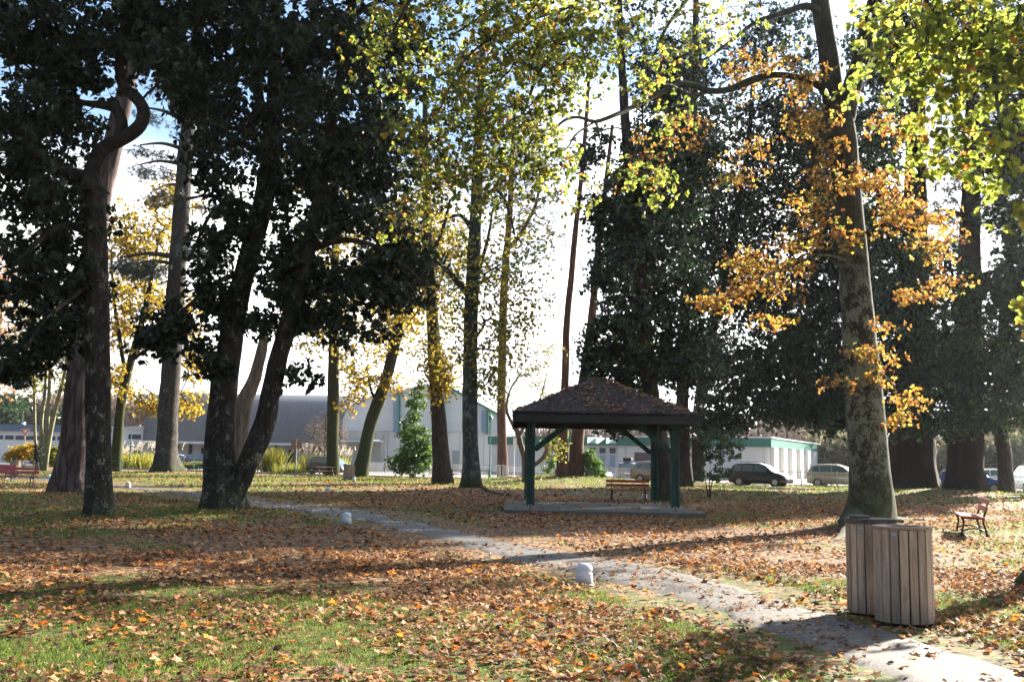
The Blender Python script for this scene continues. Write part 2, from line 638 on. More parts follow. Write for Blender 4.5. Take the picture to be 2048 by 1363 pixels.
B_GREY = m_bark('grey_green_bark', (.02, .025, .021), (.048, .06, .050), (.09, .11, .095), 7, .35, (.20, .24, .20), .3, .9, 1.1, .8)
B_RED = m_bark('reddish_pine_bark', (.03, .016, .011), (.09, .048, .034), (.17, .095, .065), 6, .2, None, 0, .1, .5, .9, True)
B_PALE = m_bark('pale_bark', (.10, .09, .05), (.22, .21, .14), (.40, .38, .30), 6, .6, (.25, .26, .10), .5, .4, 3, .6)
B_DEAD = m_bark('weathered_dead_wood', (.05, .04, .03), (.16, .12, .085), (.34, .27, .20), 6, .12, None, 0, 0, 1, 1.0)
B_SEQ = m_bark('fibrous_giant_bark', (.006, .004, .0035), (.022, .014, .012), (.05, .034, .029), 4, .07, None, 0, .2, .6, 1.0)

# ---- leaves
L_MAG = m_leaf('magnolia_leaf', [(0, (.008, .015, .007)), (.5, (.015, .028, .011)), (.93, (.028, .055, .016)), (1, (.10, .075, .02))], .10, 2.6, .40, .28)
L_EVG = m_leaf('evergreen_leaf', [(0, (.009, .020, .010)), (.5, (.018, .038, .017)), (.85, (.04, .085, .022)), (1, (.09, .17, .03))], .16, 2.4, .38, .4)
L_EVL = m_leaf('glossy_evergreen_leaf', [(0, (.02, .045, .022)), (.5, (.035, .075, .03)), (.85, (.07, .14, .04)), (1, (.12, .2, .04))], .2, 2.2, .24, .6)
L_OAKG = m_leaf('turning_oak_leaf', [(0, (.05, .065, .018)), (.4, (.13, .17, .03)), (.7, (.27, .29, .045)), (.86, (.38, .27, .045)), (1, (.34, .13, .03))], .58, 1.9, .5, .3)
L_OAKO = m_leaf('orange_oak_leaf', [(0, (.09, .035, .018)), (.35, (.24, .095, .028)), (.6, (.40, .20, .04)), (.82, (.48, .34, .06)), (1, (.28, .33, .06))], .5, 1.4, .5, .3)
L_YEL = m_leaf('yellow_leaf', [(0, (.12, .11, .02)), (.4, (.30, .24, .03)), (.75, (.50, .38, .04)), (1, (.45, .20, .03))], .5, 1.5, .55, .3)
L_YEG = m_leaf('yellow_green_leaf', [(0, (.08, .10, .02)), (.5, (.20, .20, .03)), (1, (.42, .34, .04))], .5, 1.6, .55, .3)
L_NDL = m_leaf('dark_needle', [(0, (.015, .026, .018)), (.5, (.03, .05, .034)), (1, (.05, .075, .05))], .1, 1.6, .6, .3)
L_GREEN = m_leaf('fresh_green_leaf', [(0, (.03, .07, .015)), (.5, (.07, .15, .025)), (1, (.16, .26, .04))], .35, 1.9, .4, .4)
L_BARE = m_leaf('dry_twig', [(0, (.12, .09, .075)), (.5, (.22, .17, .14)), (1, (.34, .25, .19))], .2, 1.1, .8, .1)


def gbase(u, v):
    p = G(u, v); p[2] = float(ground_h(p[0], p[1])); return p
# mounds under the big trees (must exist before anything is placed on the ground)
def _m(u, v, r, h):
    p = G(u, v); MOUNDS.append((p[0], p[1], r, h))
_m(445, 1025, 1.6, .10); _m(1735, 1062, 2.2, .16); _m(330, 948, 3.0, .25); _m(945, 980, 1.6, .12); MOUNDS.append((3.9, 71.0, 5.0, .5))
_m(1820, 985, 4, .2); _m(1930, 988, 3, .15)


def trunk_from(t, spec, d0, base_uv=None, **kw):
    """spec rows u,v,width(px) at depth d0 (+ optional offset in a 4th value); foot is sunk into the ground"""
    rows = []
    for r in spec:
        d = d0 + (r[3] if len(r) > 3 else 0)
        q = P(r[0], r[1], d)
        rows.append([*q, px_w(r[2], d)])
    rows = np.array(rows)
    foot = rows[0].copy(); foot[2] = t.base[2] - .25
    rows[0, 2] = max(rows[0, 2], t.base[2] + .02)
    rows = np.vstack([foot, rows])
    return t.limb(rows, **kw)


def root_limb(t, spec):
    """surface root: rows u, v, width px; follows the ground"""
    rows = []
    for (u, v, w) in spec:
        q = G(u, v); r_ = px_w(w, q[1])
        rows.append([q[0], q[1], float(ground_h(q[0], q[1])) + r_ * .15, r_])
    rows[0][2] += rows[0][3] * .6
    t.limb(np.array(rows), skel=False, step=.15, sides=10, rough=.12)


# ---------- T1: slim magnolia at the left, crooked upper limb
b = gbase(197, 1029); d = b[1]
t = Tree('magnolia_tree', 'dark magnolia at far left with slender lichened trunk and S-shaped upper limb', 'tree', b, B_MAG)
trunk_from(t, [(197, 1026, 54), (198, 960, 50), (196, 860, 47), (196, 760, 48), (194, 600, 47), (190, 480, 46), (182, 390, 50), (178, 355, 46)], d, flare=.22, flare_h=.35, rough=.08)
t.px_limb([(180, 365, d, 40), (186, 338, d, 33), (205, 300, d - .1, 31), (248, 276, d - .3, 29), (280, 250, d - .5, 27), (287, 220, d - .5, 25), (268, 190, d - .3, 24), (247, 172, d, 21), (238, 120, d, 19), (250, 40, d, 18), (255, -80, d, 14), (250, -260, d, 9)], step=.18, rough=.15)
t.px_limb([(236, 285, d - .2, 26), (244, 250, d - .2, 24), (232, 218, d - .1, 22), (205, 210, d, 18), (170, 206, d, 12), (120, 190, d - .5, 8)], step=.2)
t.px_limb([(180, 380, d, 38), (150, 352, d, 34), (110, 335, d - .2, 30), (60, 300, d - .6, 22), (10, 240, d - 1, 14), (-40, 150, d - 1.3, 8)], step=.3)
t.px_limb([(184, 470, d, 20), (140, 450, d - .4, 16), (90, 470, d - .9, 12), (40, 520, d - 1.2, 7)], step=.3)
t.px_limb([(190, 560, d, 12), (150, 590, d - .5, 10), (90, 640, d - .8, 8), (50, 700, d - 1, 5)], step=.3)
B1 = [(60, 60, d, 160, 130, 2.2), (60, 260, d, 130, 130, 2.2), (70, 420, d, 120, 100, 2), (50, 560, d, 110, 90, 1.8), (140, 560, d, 60, 60, 1.5),
      (110, 660, d, 60, 55, 1.2), (40, 690, d, 60, 45, 1.2), (60, 735, d, 38, 28, .8), (15, 740, d, 30, 25, .8), (240, 60, d, 110, 90, 2), (180, 140, d, 60, 70, 1.5),
      (90, -160, d, 300, 130, 3), (330, 130, d - 1, 60, 60, 1), (300, 20, d, 90, 60, 1.5), (240, 340, d, 30, 22, .6, 500), (160, 440, d, 50, 60, 1.2)]
T, c = t.targets(B1, 620)
t.grow(T, .4, .008)
t.leaves(T, c, L_MAG, rc=.50, m=8, k=7, size=.19, wide=.74, flat=.75, tint=(.45, .18), spread=(30, 95))
t.finish_trunk()

# ---------- T2: thick furrowed pine behind it
b = gbase(140, 985); d = b[1]
t = Tree('pine_tree', 'tall pine with thick furrowed bark leaning right behind the slim magnolia trunk', 'tree', b, B_PINE)
trunk_from(t, [(143, 980, 66), (147, 930, 62), (152, 860, 58), (158, 780, 54), (165, 700, 52), (172, 620, 48), (186, 500, 44), (205, 380, 42), (232, 270, 38), (252, 180, 34), (268, 90, 31), (290, -60, 26), (320, -300, 18)], d, flare=.38, flare_h=.7, rough=.06, sides=22, ribs=.08)
t.px_limb([(290, -60, d, 10), (360, -140, d - 2, 7), (430, -180, d - 3, 4)])
t.px_limb([(300, -150, d, 10), (200, -230, d - 2, 7), (120, -260, d - 3, 4)])
Bq = [(320, -300, d, 260, 120, 4), (200, -220, d, 160, 80, 3)]
T, c = t.targets(Bq, 130)
t.grow(T, .8, .012)
t.leaves(T, c, L_NDL, tpl=LEAF_NEEDLE, rc=.7, m=8, k=22, size=.2, wide=2.0, spread=(10, 80), twig=.008)
t.finish_trunk()

# ---------- T3: large cedar
b = gbase(331, 948); d = b[1]
t = Tree('cedar_tree', 'massive straight grey cedar trunk with flared mossy foot and drooping needle boughs', 'tree', b, B_CEDAR)
trunk_from(t, [(333, 944, 46), (333, 900, 41), (336, 820, 39), (342, 740, 38), (348, 640, 37), (354, 540, 36), (362, 430, 34), (372, 300, 31), (384, 180, 28), (396, 60, 24), (410, -120, 18), (430, -350, 10)], d, flare=.5, flare_h=.8, sides=20)
limbs = [(384, 200, 300, 160, 13), (380, 250, 290, 215, 12), (372, 300, 280, 290, 10), (368, 330, 275, 330, 9), (366, 370, 300, 385, 8), (355, 515, 240, 515, 12), (356, 530, 260, 530, 10),
         (386, 160, 470, 130, 10), (376, 280, 470, 260, 10), (366, 400, 450, 400, 8), (360, 480, 430, 500, 7), (398, 40, 300, 20, 9), (400, 20, 500, 0, 9), (410, -100, 280, -130, 8), (412, -120, 540, -150, 8)]
Bc = []
for (x0, y0, x1, y1, w) in limbs:
    t.px_limb([(x0, y0, d, w), ((x0 + x1) / 2, (y0 + y1) / 2 - 8, d - 1.5, w * .65), (x1, y1, d - 3, w * .3)], sides=7)
    for q in (.35, .6, .85, 1.0):
        Bc.append((x0 + (x1 - x0) * q, y0 + (y1 - y0) * q + 12, d - 3 * q, 22, 12, 1.6, 40 if y0 < 480 or y0 > 540 else 110))
T, c = t.targets(Bc, 420)
t.grow(T, .7, .010)
t.leaves(T, c, L_NDL, tpl=LEAF_NEEDLE, rc=.75, flat=.30, m=7, k=18, size=.24, wide=1.4, spread=(20, 90), droop=.5, hang=.4, twig=.010)
t.finish_trunk()

# ---------- T4: multi-stemmed magnolia, centre left
b = gbase(446, 1024); d = b[1]
t = Tree('magnolia_tree', 'broad dark magnolia with two heavy trunks forking low from one swollen base', 'tree', b, B_MAG)
trunk_from(t, [(445, 1018, 78), (444, 980, 72), (440, 930, 64), (440, 860, 56), (447, 780, 52), (458, 700, 50), (470, 620, 46), (490, 540, 42), (512, 460, 42), (532, 380, 40), (545, 290, 36), (550, 200, 32), (548, 90, 28), (552, -60, 22), (560, -260, 14)], d, flare=.30, flare_h=.5, sides=24, rough=.09, lobes=6)
t.px_limb([(462, 1000, d, 44), (482, 955, d - .1, 44), (505, 905, d - .2, 44), (530, 845, d - .3, 42), (541, 790, d - .4, 38), (553, 730, d - .5, 38), (572, 665, d - .6, 36), (590, 610, d - .8, 34), (612, 520, d - 1, 32), (634, 420, d - 1, 28), (652, 320, d - 1.1, 24), (668, 220, d - 1.2, 20), (690, 100, d - 1, 16), (720, -60, d - 1, 10)], rough=.1)
t.px_limb([(548, 790, d - .4, 16), (560, 784, d - .45, 14), (563, 776, d - .5, 4)], step=.08, skel=False)
t.px_limb([(545, 300, d, 24), (520, 200, d - .3, 18), (505, 90, d - .5, 14), (480, -60, d - .6, 9)])
t.px_limb([(560, 210, d, 26), (610, 120, d - .5, 20), (680, 50, d - 1, 15), (760, 0, d - 1.5, 10)])
t.px_limb([(640, 410, d - 1, 18), (700, 340, d - 1.3, 14), (770, 300, d - 1.5, 10), (820, 240, d - 1.8, 6)])
t.px_limb([(618, 500, d - 1, 16), (690, 480, d - 1.2, 12), (770, 500, d - 1.5, 8), (840, 560, d - 1.6, 5)])
t.px_limb([(520, 430, d, 16), (470, 400, d - .6, 12), (420, 430, d - 1.0, 8), (380, 520, d - 1.3, 5)])
t.px_limb([(490, 545, d, 14), (440, 560, d - .5, 11), (390, 600, d - 1, 8), (330, 650, d - 1.2, 5)])
t.px_limb([(596, 600, d - .8, 12), (650, 640, d - 1, 8), (720, 660, d - 1.2, 5)])
dm = d - .6
B4 = [(470, 60, dm, 130, 120, 2), (620, 80, dm, 150, 140, 2.4), (770, 120, dm, 100, 130, 2.2), (640, 260, dm, 130, 110, 2.2), (760, 300, dm, 110, 100, 2), (470, 240, dm, 70, 110, 1.6),
      (420, 340, dm, 50, 70, 1.2), (640, 410, dm, 110, 90, 2), (770, 440, dm, 90, 90, 1.8), (560, 520, dm, 60, 60, 1.2), (480, 440, dm, 60, 70, 1.2), (430, 500, dm, 50, 55, 1), (620, 560, dm, 90, 70, 1.5),
      (740, 570, dm, 90, 70, 1.5), (820, 520, dm, 50, 60, 1), (830, 590, dm, 36, 28, .7), (420, 600, dm, 60, 55, 1.2), (330, 650, dm, 62, 42, 1), (300, 690, dm, 36, 28, .6), (395, 700, dm, 36, 36, .7), (425, 745, dm, 24, 22, .4),
      (600, 750, dm, 22, 12, .4, 700), (590, 640, dm, 50, 40, .8), (690, 640, dm, 70, 40, 1), (760, 680, dm, 26, 22, .5), (520, 640, dm, 30, 30, .5), (590, -170, dm, 300, 150, 3.2), (380, 150, dm, 60, 90, 1.3), (395, 230, dm, 40, 60, 1.0), (540, 330, dm, 60, 70, 1.0)]
T, c = t.targets(B4, 1050)
t.grow(T, .4, .008)
t.leaves(T, c, L_MAG, rc=.52, m=8, k=7, size=.185, wide=.74, flat=.75, tint=(.45, .18), spread=(30, 95))
t.finish_trunk()

# ---------- dead leaning snag behind it
b = gbase(466, 985)
t = Tree('dead_tree', 'bare weathered leaning dead trunk seen between the two magnolia stems', 'dead tree', b, B_DEAD)
d = b[1]
trunk_from(t, [(468, 975, 34), (474, 920, 32), (478, 860, 32), (490, 800, 30), (502, 770, 26), (515, 735, 24), (525, 690, 20), (530, 655, 12), (533, 640, 3)], d, rough=.16, sides=12, flare=.1, ribs=.2, step=.25)
t.finish_trunk()

# ---------- T5 mossy trunk behind the picnic table, T6 leaning one
d = 80.0
b = P(666, 940, d); b[2] = 0
t = Tree('lime_tree', 'straight olive-mossed trunk with thin yellow foliage rising behind the picnic table', 'tree', b, B_MOSS)
trunk_from(t, [(666, 938, 25), (665, 880, 24), (666, 820, 24), (667, 740, 22), (668, 640, 20), (670, 540, 17), (672, 420, 13), (674, 250, 8)], d, flare=.15, sides=12, step=.8)
B5 = [(640, 660, d, 50, 50, 3), (690, 690, d, 60, 60, 3), (660, 600, d, 70, 60, 3), (720, 730, d, 40, 50, 2.5), (600, 560, d, 60, 60, 3), (680, 480, d, 100, 90, 4), (640, 330, d, 120, 100, 4), (620, 640, d, 30, 60, 2)]
T, c = t.targets(B5, 330)
t.grow(T, 1.2, .014)
t.leaves(T, c, L_YEL, tpl=LEAF_ROUND, rc=1.1, m=8, k=5, size=.17, droop=.6, tint=(.35, .2), twig=.01, hang=.5)
t.finish_trunk()
d = 78.0
b = P(722, 948, d); b[2] = 0
t = Tree('maple_tree', 'leaning dark mossy trunk with orange and yellow leaves right of the picnic table', 'tree', b, B_MOSS)
trunk_from(t, [(722, 944, 30), (730, 900, 27), (740, 850, 25), (756, 805, 25), (772, 760, 23), (782, 720, 22), (792, 680, 20), (797, 620, 18), (800, 540, 15), (805, 400, 10)], d, flare=.2, sides=12, step=.8)
t.px_limb([(757, 810, d, 8), (742, 780, d, 5), (735, 740, d, 2)], skel=False)
B6 = [(735, 765, d, 60, 38, 3), (790, 770, d, 36, 34, 2.5), (700, 800, d, 30, 24, 2, 500), (770, 640, d, 60, 90, 3.5), (820, 600, d, 50, 120, 3.5), (800, 480, d, 80, 100, 4), (760, 560, d, 60, 60, 3)]
T, c = t.targets(B6, 330)
t.grow(T, 1.2, .014)
t.leaves(T, c, L_YEL, tpl=LEAF_ROUND, rc=1.1, m=8, k=5, size=.17, droop=.5, tint=(.55, .28), twig=.01, clump=.12)
t.finish_trunk()

# ---------- T7, T8, T9
b = gbase(884, 967); d = b[1]
t = Tree('lime_tree', 'dark brown trunk speckled with hanging yellow leaves, a picnic table behind it', 'tree', b, B_DARK)
trunk_from(t, [(885, 963, 37), (882, 920, 33), (878, 850, 31), (872, 760, 27), (866, 660, 25), (860, 560, 22), (856, 470, 19), (852, 350, 15), (850, 150, 9)], d, flare=.22, sides=14, step=.7)
t.px_limb([(858, 520, d, 12), (885, 460, d - 1, 8), (900, 400, d - 1.5, 5)])
B7 = [(868, 560, d - 1, 45, 110, 2), (880, 730, d - 1.6, 30, 60, 1, 5500), (820, 540, d, 50, 100, 3), (800, 620, d, 40, 60, 2), (900, 480, d, 40, 60, 2), (860, 400, d, 90, 100, 3), (840, 680, d - 1, 30, 50, 2)]
T, c = t.targets(B7, 420)
t.grow(T, 1.0, .010)
t.leaves(T, c, L_YEL, tpl=LEAF_ROUND, rc=.9, m=8, k=4, size=.13, droop=.9, tint=(.5, .2), twig=.006, hang=.8)
t.finish_trunk()
b = gbase(945, 979); d = b[1]
t = Tree('lime_tree', 'straight grey-green trunk with mossy foot and long surface root, left of the pavilion', 'tree', b, B_GREY)
trunk_from(t, [(944, 974, 38), (942, 930, 33), (940, 850, 31), (940, 760, 30), (941, 680, 29), (943, 600, 28), (948, 500, 26), (953, 400, 24), (956, 300, 21), (961, 180, 17), (968, 60, 14), (975, -120, 8)], d, flare=.32, flare_h=.5, sides=16, step=.6, lobes=4)
root_limb(t, [(952, 976, 16), (978, 984, 9), (1005, 989, 6), (1035, 992, 2)])
t.px_limb([(938, 590, d, 16), (920, 570, d - .3, 13), (895, 540, d - .6, 10), (868, 520, d - 1, 6)])
t.px_limb([(950, 470, d, 11), (920, 430, d - .5, 8), (880, 445, d - 1, 4)])
t.px_limb([(954, 420, d, 12), (985, 380, d - .5, 9), (1010, 400, d - 1, 7), (1030, 470, d - 1.3, 4)])
t.px_limb([(952, 560, d, 9), (975, 480, d + .5, 7), (985, 420, d + 1, 4)])
B8 = [(960, 600, d, 80, 100, 2.4), (1010, 520, d, 70, 110, 2.4), (930, 500, d, 60, 70, 2), (970, 740, d, 34, 14, 1, 1500), (1010, 705, d, 44, 14, 1, 2600), (985, 755, d - 1, 30, 16, 1, 1500), (1060, 480, d, 60, 70, 2), (1060, 590, d, 50, 60, 2), (1020, 640, d, 50, 50, 2),
      (900, 600, d, 40, 90, 2), (1000, 380, d, 90, 60, 2.5), (920, 700, d, 30, 30, 1.5), (960, 680, d, 60, 50, 2)]
T, c = t.targets(B8, 430)
t.grow(T, .8, .009)
t.leaves(T, c, L_YEG, tpl=LEAF_ROUND, rc=.85, m=6, k=4, size=.12, droop=.9, tint=(.72, .25), twig=.005, hang=.8)
t.finish_trunk()

d = 86.0
def far_trunk(name, label, spec, d, bark, flare=.15, **kw):
    b = P(spec[0][0], spec[0][1], d); b[2] = float(ground_h(b[0], b[1]))
    t = Tree(name, label, 'tree', b, bark)
    trunk_from(t, spec, d, flare=flare, sides=12, step=1.0, **kw)
    return t
t = far_trunk('pine_tree', 'slim reddish pine trunk forking high, just left of the pavilion roof', [(1006, 950, 22), (1004, 880, 19), (1003, 800, 18), (1005, 700, 17), (1007, 600, 16), (1012, 520, 15), (1018, 450, 13), (1024, 340, 11), (1030, 200, 8)], d, B_RED)
t.px_limb([(1014, 500, d, 10), (1040, 470, d, 9), (1062, 430, d, 8), (1074, 400, d, 6), (1085, 330, d, 4)])
B = [(1040, 400, d, 60, 50, 3), (1090, 420, d, 60, 50, 3), (1110, 470, d, 40, 24, 3), (1060, 300, d, 80, 70, 4)]
T, c = t.targets(B, 150)
t.grow(T, 1.2, .014)
t.leaves(T, c, L_NDL, tpl=LEAF_NEEDLE, rc=1.0, flat=.5, m=6, k=9, size=.28, wide=1.6, twig=.012)
t.finish_trunk()
t = far_trunk('pine_tree', 'slender straight rust-coloured pine stem seen left of the thicker pine by the pavilion', [(1124, 950, 25), (1126, 880, 19), (1130, 760, 16), (1134, 640, 14), (1142, 560, 13), (1150, 470, 12), (1158, 400, 10), (1168, 300, 9), (1178, 150, 7)], 70.0, B_RED)
t.finish_trunk()
t = far_trunk('pine_tree', 'thicker pine with swollen base, leaning right beside the slender rust-coloured pine', [(1152, 948, 30), (1153, 900, 27), (1158, 850, 25), (1163, 790, 22), (1172, 730, 20), (1182, 650, 17), (1190, 570, 15), (1198, 480, 13), (1210, 380, 10), (1225, 250, 7)], 71.0, B_RED)
d = 72.0
t.px_limb([(1180, 690, d - 1, 7), (1198, 668, d - 1, 5), (1215, 660, d - 1, 3)])
t.px_limb([(1178, 700, d - 1, 4), (1150, 690, d - 1, 2), (1120, 700, d - 1, 1.5)])
B = [(1150, 700, d, 20, 8, 1.5), (1170, 645, d, 15, 6, 1.5), (1185, 560, d, 14, 8, 1.5), (1240, 420, d, 50, 40, 3)]
T, c = t.targets(B, 60)
t.grow(T, 1.2, .012)
t.leaves(T, c, L_NDL, tpl=LEAF_NEEDLE, rc=.8, flat=.4, m=5, k=9, size=.28, wide=1.6, twig=.012)
t.finish_trunk()

# ---------- T10 small crooked tree left of pavilion
d = 66.0
t = far_trunk('crab_apple_tree', 'small crooked tree with twisting stems and sparse leaves left of the pavilion', [(1051, 948, 13), (1049, 915, 11), (1042, 890, 11), (1036, 865, 10), (1030, 850, 9)], d, B_DEAD)
t.px_limb([(1036, 868, d, 8), (1020, 838, d, 7), (1013, 815, d, 6), (1020, 780, d, 4), (1040, 750, d, 3)], step=.3)
t.px_limb([(1038, 872, d, 8), (1050, 850, d, 6), (1065, 830, d, 5), (1080, 800, d, 4), (1095, 740, d, 2)], step=.3)
t.px_limb([(1049, 935, d, 9), (1075, 925, d, 8), (1092, 905, d, 8), (1095, 880, d, 7), (1100, 850, d, 5), (1095, 800, d, 3)], step=.3)
B = [(1060, 740, d, 60, 40, 2.2), (1100, 700, d, 40, 30, 2), (1020, 790, d, 26, 34, 1.5), (1090, 790, d, 40, 40, 2), (1050, 690, d, 40, 26, 2), (1110, 900, d, 26, 30, 1.5), (1062, 830, d, 24, 26, 1.4)]
T, c = t.targets(B, 260)
t.grow(T, .7, .008, jit=.14)
t.leaves(T, c, L_YEG, tpl=LEAF_BROAD, rc=.55, m=4, k=3, size=.11, droop=.3, tint=(.45, .2), twig=.006)
t.finish_trunk()

# ---------- T13 leaning trunk behind the pavilion, T14 darker trunks
b = gbase(1338, 1003); d = b[1]
t = Tree('holm_oak_tree', 'evergreen tree with rough leaning trunk rising just behind the right posts of the pavilion', 'tree', b, B_DARK)
trunk_from(t, [(1336, 1000, 44), (1330, 950, 40), (1322, 900, 37), (1312, 850, 35), (1302, 790, 33), (1294, 730, 32), (1288, 660, 32), (1280, 580, 31), (1270, 480, 28), (1262, 380, 24), (1252, 260, 20), (1243, 120, 16), (1236, -60, 12), (1230, -250, 8)], d, flare=.3, flare_h=.6, sides=16)
t.px_limb([(1300, 760, d, 14), (1260, 700, d, 10), (1220, 690, d, 6)])
t.px_limb([(1284, 600, d, 16), (1340, 520, d + 1, 13), (1380, 440, d + 1.5, 9)])
t.px_limb([(1278, 520, d, 14), (1235, 470, d, 10), (1200, 440, d, 6)])
t.px_limb([(1262, 400, d, 14), (1320, 300, d + 1, 11), (1380, 200, d + 1.5, 7)])
B13 = [(1300, 340, d, 70, 70, 2.2), (1270, 480, d, 60, 60, 2), (1330, 160, d + 1, 80, 80, 2.4), (1400, 330, d + 2, 60, 80, 2.4), (1225, 420, d, 60, 70, 2), (1230, 540, d, 55, 80, 2), (1320, 430, d + 1, 90, 110, 2.5), (1250, 650, d, 70, 70, 2), (1340, 600, d + 1, 90, 100, 2.5), (1200, 730, d, 50, 44, 1.5), (1290, 730, d + 1, 100, 60, 2.2), (1380, 720, d + 1, 80, 80, 2),
       (1180, 690, d, 30, 30, 1.2), (1340, 280, d + 1, 100, 70, 2.4), (1230, 840, d + 5, 60, 28, 2), (1180, 300, d, 40, 50, 1.5, 900), (1230, 0, d, 150, 120, 3, 3000), (1250, -220, d, 200, 120, 4, 9000)]
T, c = t.targets(B13, 1900)
t.grow(T, .55, .010)
t.leaves(T, c, L_EVG, rc=.55, m=8, k=6, size=.14, tint=(.48, .24), clump=.12, droop=.3)
t.finish_trunk()
b = gbase(1372, 974); d = b[1]
t = Tree('magnolia_tree', 'large dark evergreen with twin black stems behind the right end of the pavilion', 'tree', b, B_DARK)
trunk_from(t, [(1368, 968, 34), (1367, 900, 28), (1365, 820, 26), (1368, 700, 24), (1372, 560, 22), (1380, 400, 20), (1388, 200, 16), (1392, 0, 12), (1395, -250, 8)], d, flare=.35, sides=14, step=.8)
t.px_limb([(1396, 962, d + 3, 30), (1396, 900, d + 3, 26), (1400, 800, d + 3, 24), (1420, 680, d + 2, 22), (1450, 540, d + 1, 18), (1480, 400, d, 14), (1500, 250, d, 10), (1510, 80, d, 8)])
t.px_limb([(1405, 780, d + 3, 16), (1450, 740, d + 2, 12), (1520, 730, d + 1, 9), (1600, 740, d, 6)])
t.px_limb([(1440, 570, d + 1, 14), (1500, 540, d, 10), (1580, 540, d, 7), (1640, 560, d, 4)])
B14 = [(1560, 810, d, 70, 44, 2.5, 6500), (1650, 800, d, 50, 60, 2.5, 6000), (1450, 845, d, 50, 26, 2, 2600), (1580, 700, d, 90, 80, 3, 9000), (1700, 740, d + 1, 40, 90, 2.5), (1640, 600, d, 70, 90, 3), (1700, 650, d, 50, 120, 3), (1690, 480, d, 60, 120, 3), (1400, 500, d, 60, 120, 3), (1660, 300, d, 60, 100, 3), (1740, 560, d + 1, 50, 120, 3), (1450, 440, d, 110, 120, 3), (1560, 400, d, 100, 130, 3), (1640, 420, d, 60, 160, 3), (1480, 590, d, 110, 90, 3), (1580, 600, d, 90, 100, 3), (1430, 710, d, 80, 60, 2.5), (1520, 740, d, 100, 60, 2.5), (1620, 720, d, 70, 90, 2.5),
       (1450, 800, d, 70, 44, 2), (1400, 850, d, 50, 30, 2, 1200), (1610, 820, d, 80, 34, 2), (1650, 845, d, 50, 22, 1.5), (1480, 850, d, 36, 16, 1.5), (1490, 250, d, 150, 90, 3, 9000), (1440, 120, d, 110, 90, 3, 3500), (1560, 80, d, 120, 110, 3, 4500), (1580, 240, d, 90, 90, 3)]
T, c = t.targets(B14, 2900)
t.grow(T, .7, .012)
t.leaves(T, c, L_EVG, rc=.75, m=9, k=6, size=.19, tint=(.42, .2), clump=.1, droop=.2)
t.finish_trunk()

# ---------- T15 the oak
b = gbase(1735, 1060); d = b[1]
t = Tree('oak_tree', 'tall oak with lichened trunk, orange leaf tufts and yellow-green boughs across the top', 'tree', b, B_OAK)
trunk_from(t, [(1738, 1052, 92), (1742, 1010, 84), (1740, 950, 79), (1736, 890, 76), (1730, 820, 73), (1724, 740, 69), (1718, 660, 65), (1712, 580, 62), (1706, 500, 58), (1698, 420, 56), (1690, 340, 56), (1682, 270, 60), (1674, 215, 62)], d, flare=.26, flare_h=.45, sides=28, rough=.05, lobes=4, step=.3)
root_limb(t, [(1716, 1058, 52), (1697, 1070, 34), (1678, 1080, 17), (1660, 1087, 7)])
root_limb(t, [(1765, 1050, 40), (1795, 1044, 20), (1825, 1040, 10), (1850, 1040, 4)])
root_limb(t, [(1712, 1045, 30), (1690, 1034, 14), (1668, 1028, 5)])
L1 = t.px_limb([(1676, 240, d, 46), (1666, 190, d, 44), (1658, 120, d, 41), (1646, 40, d, 38), (1634, -50, d, 34), (1625, -180, d - .5, 26), (1630, -380, d - 1, 15)], sides=18)
L2 = t.px_limb([(1690, 240, d, 40), (1700, 190, d - .2, 38), (1718, 130, d - .4, 36), (1738, 60, d - .6, 34), (1752, -10, d - .8, 31), (1775, -130, d - 1.4, 24), (1820, -330, d - 2, 14)], sides=18)
t.px_limb([(1668, 200, d, 22), (1640, 172, d - .2, 17), (1600, 156, d - .5, 14), (1550, 150, d - .8, 13), (1505, 160, d - 1.1, 15), (1460, 178, d - 1.4, 14), (1420, 182, d - 1.8, 13), (1370, 168, d - 2.2, 12), (1320, 186, d - 2.8, 11),
           (1270, 212, d - 3.4, 10), (1225, 232, d - 4, 9), (1190, 243, d - 4.4, 8), (1160, 235, d - 4.8, 7), (1130, 240, d - 5.2, 6), (1090, 275, d - 5.8, 5), (1050, 300, d - 6.4, 5), (1000, 340, d - 7, 4)], step=.25)
t.px_limb([(1420, 182, d - 1.8, 9), (1380, 190, d - 2.2, 8), (1340, 170, d - 3, 7), (1300, 160, d - 4, 5), (1250, 120, d - 5, 4)], step=.3)
t.px_limb([(1190, 243, d - 4.4, 5), (1150, 270, d - 5, 4), (1130, 300, d - 5.4, 3.5), (1060, 330, d - 6, 3)], step=.3)
t.px_limb([(1642, 26, d, 18), (1612, 12, d - .6, 14), (1560, 28, d - 1.2, 11), (1510, 46, d - 1.8, 9), (1455, 88, d - 2.4, 7), (1400, 125, d - 3, 5)], step=.3)
t.px_limb([(1634, -60, d, 26), (1540, -110, d - 2.5, 22), (1400, -120, d - 5, 19), (1250, -90, d - 7, 16), (1150, 10, d - 8.2, 12), (1110, 90, d - 8.6, 9), (1070, 160, d - 9, 7), (1050, 220, d - 9.2, 5), (1010, 280, d - 9.5, 3)])
t.px_limb([(1250, -90, d - 7, 14), (1080, -120, d - 9, 13), (900, -80, d - 10, 11), (820, 0, d - 10.5, 8), (780, 80, d - 10.5, 5)])
t.px_limb([(1150, 10, d - 8.2, 8), (1090, 30, d - 8.8, 7), (1010, 60, d - 9.5, 6), (930, 120, d - 10, 4), (880, 220, d - 10, 3)])
t.px_limb([(1400, -120, d - 5, 14), (1400, -40, d - 6, 10), (1330, 60, d - 7, 7), (1290, 180, d - 7.6, 4), (1285, 270, d - 7.8, 3)])
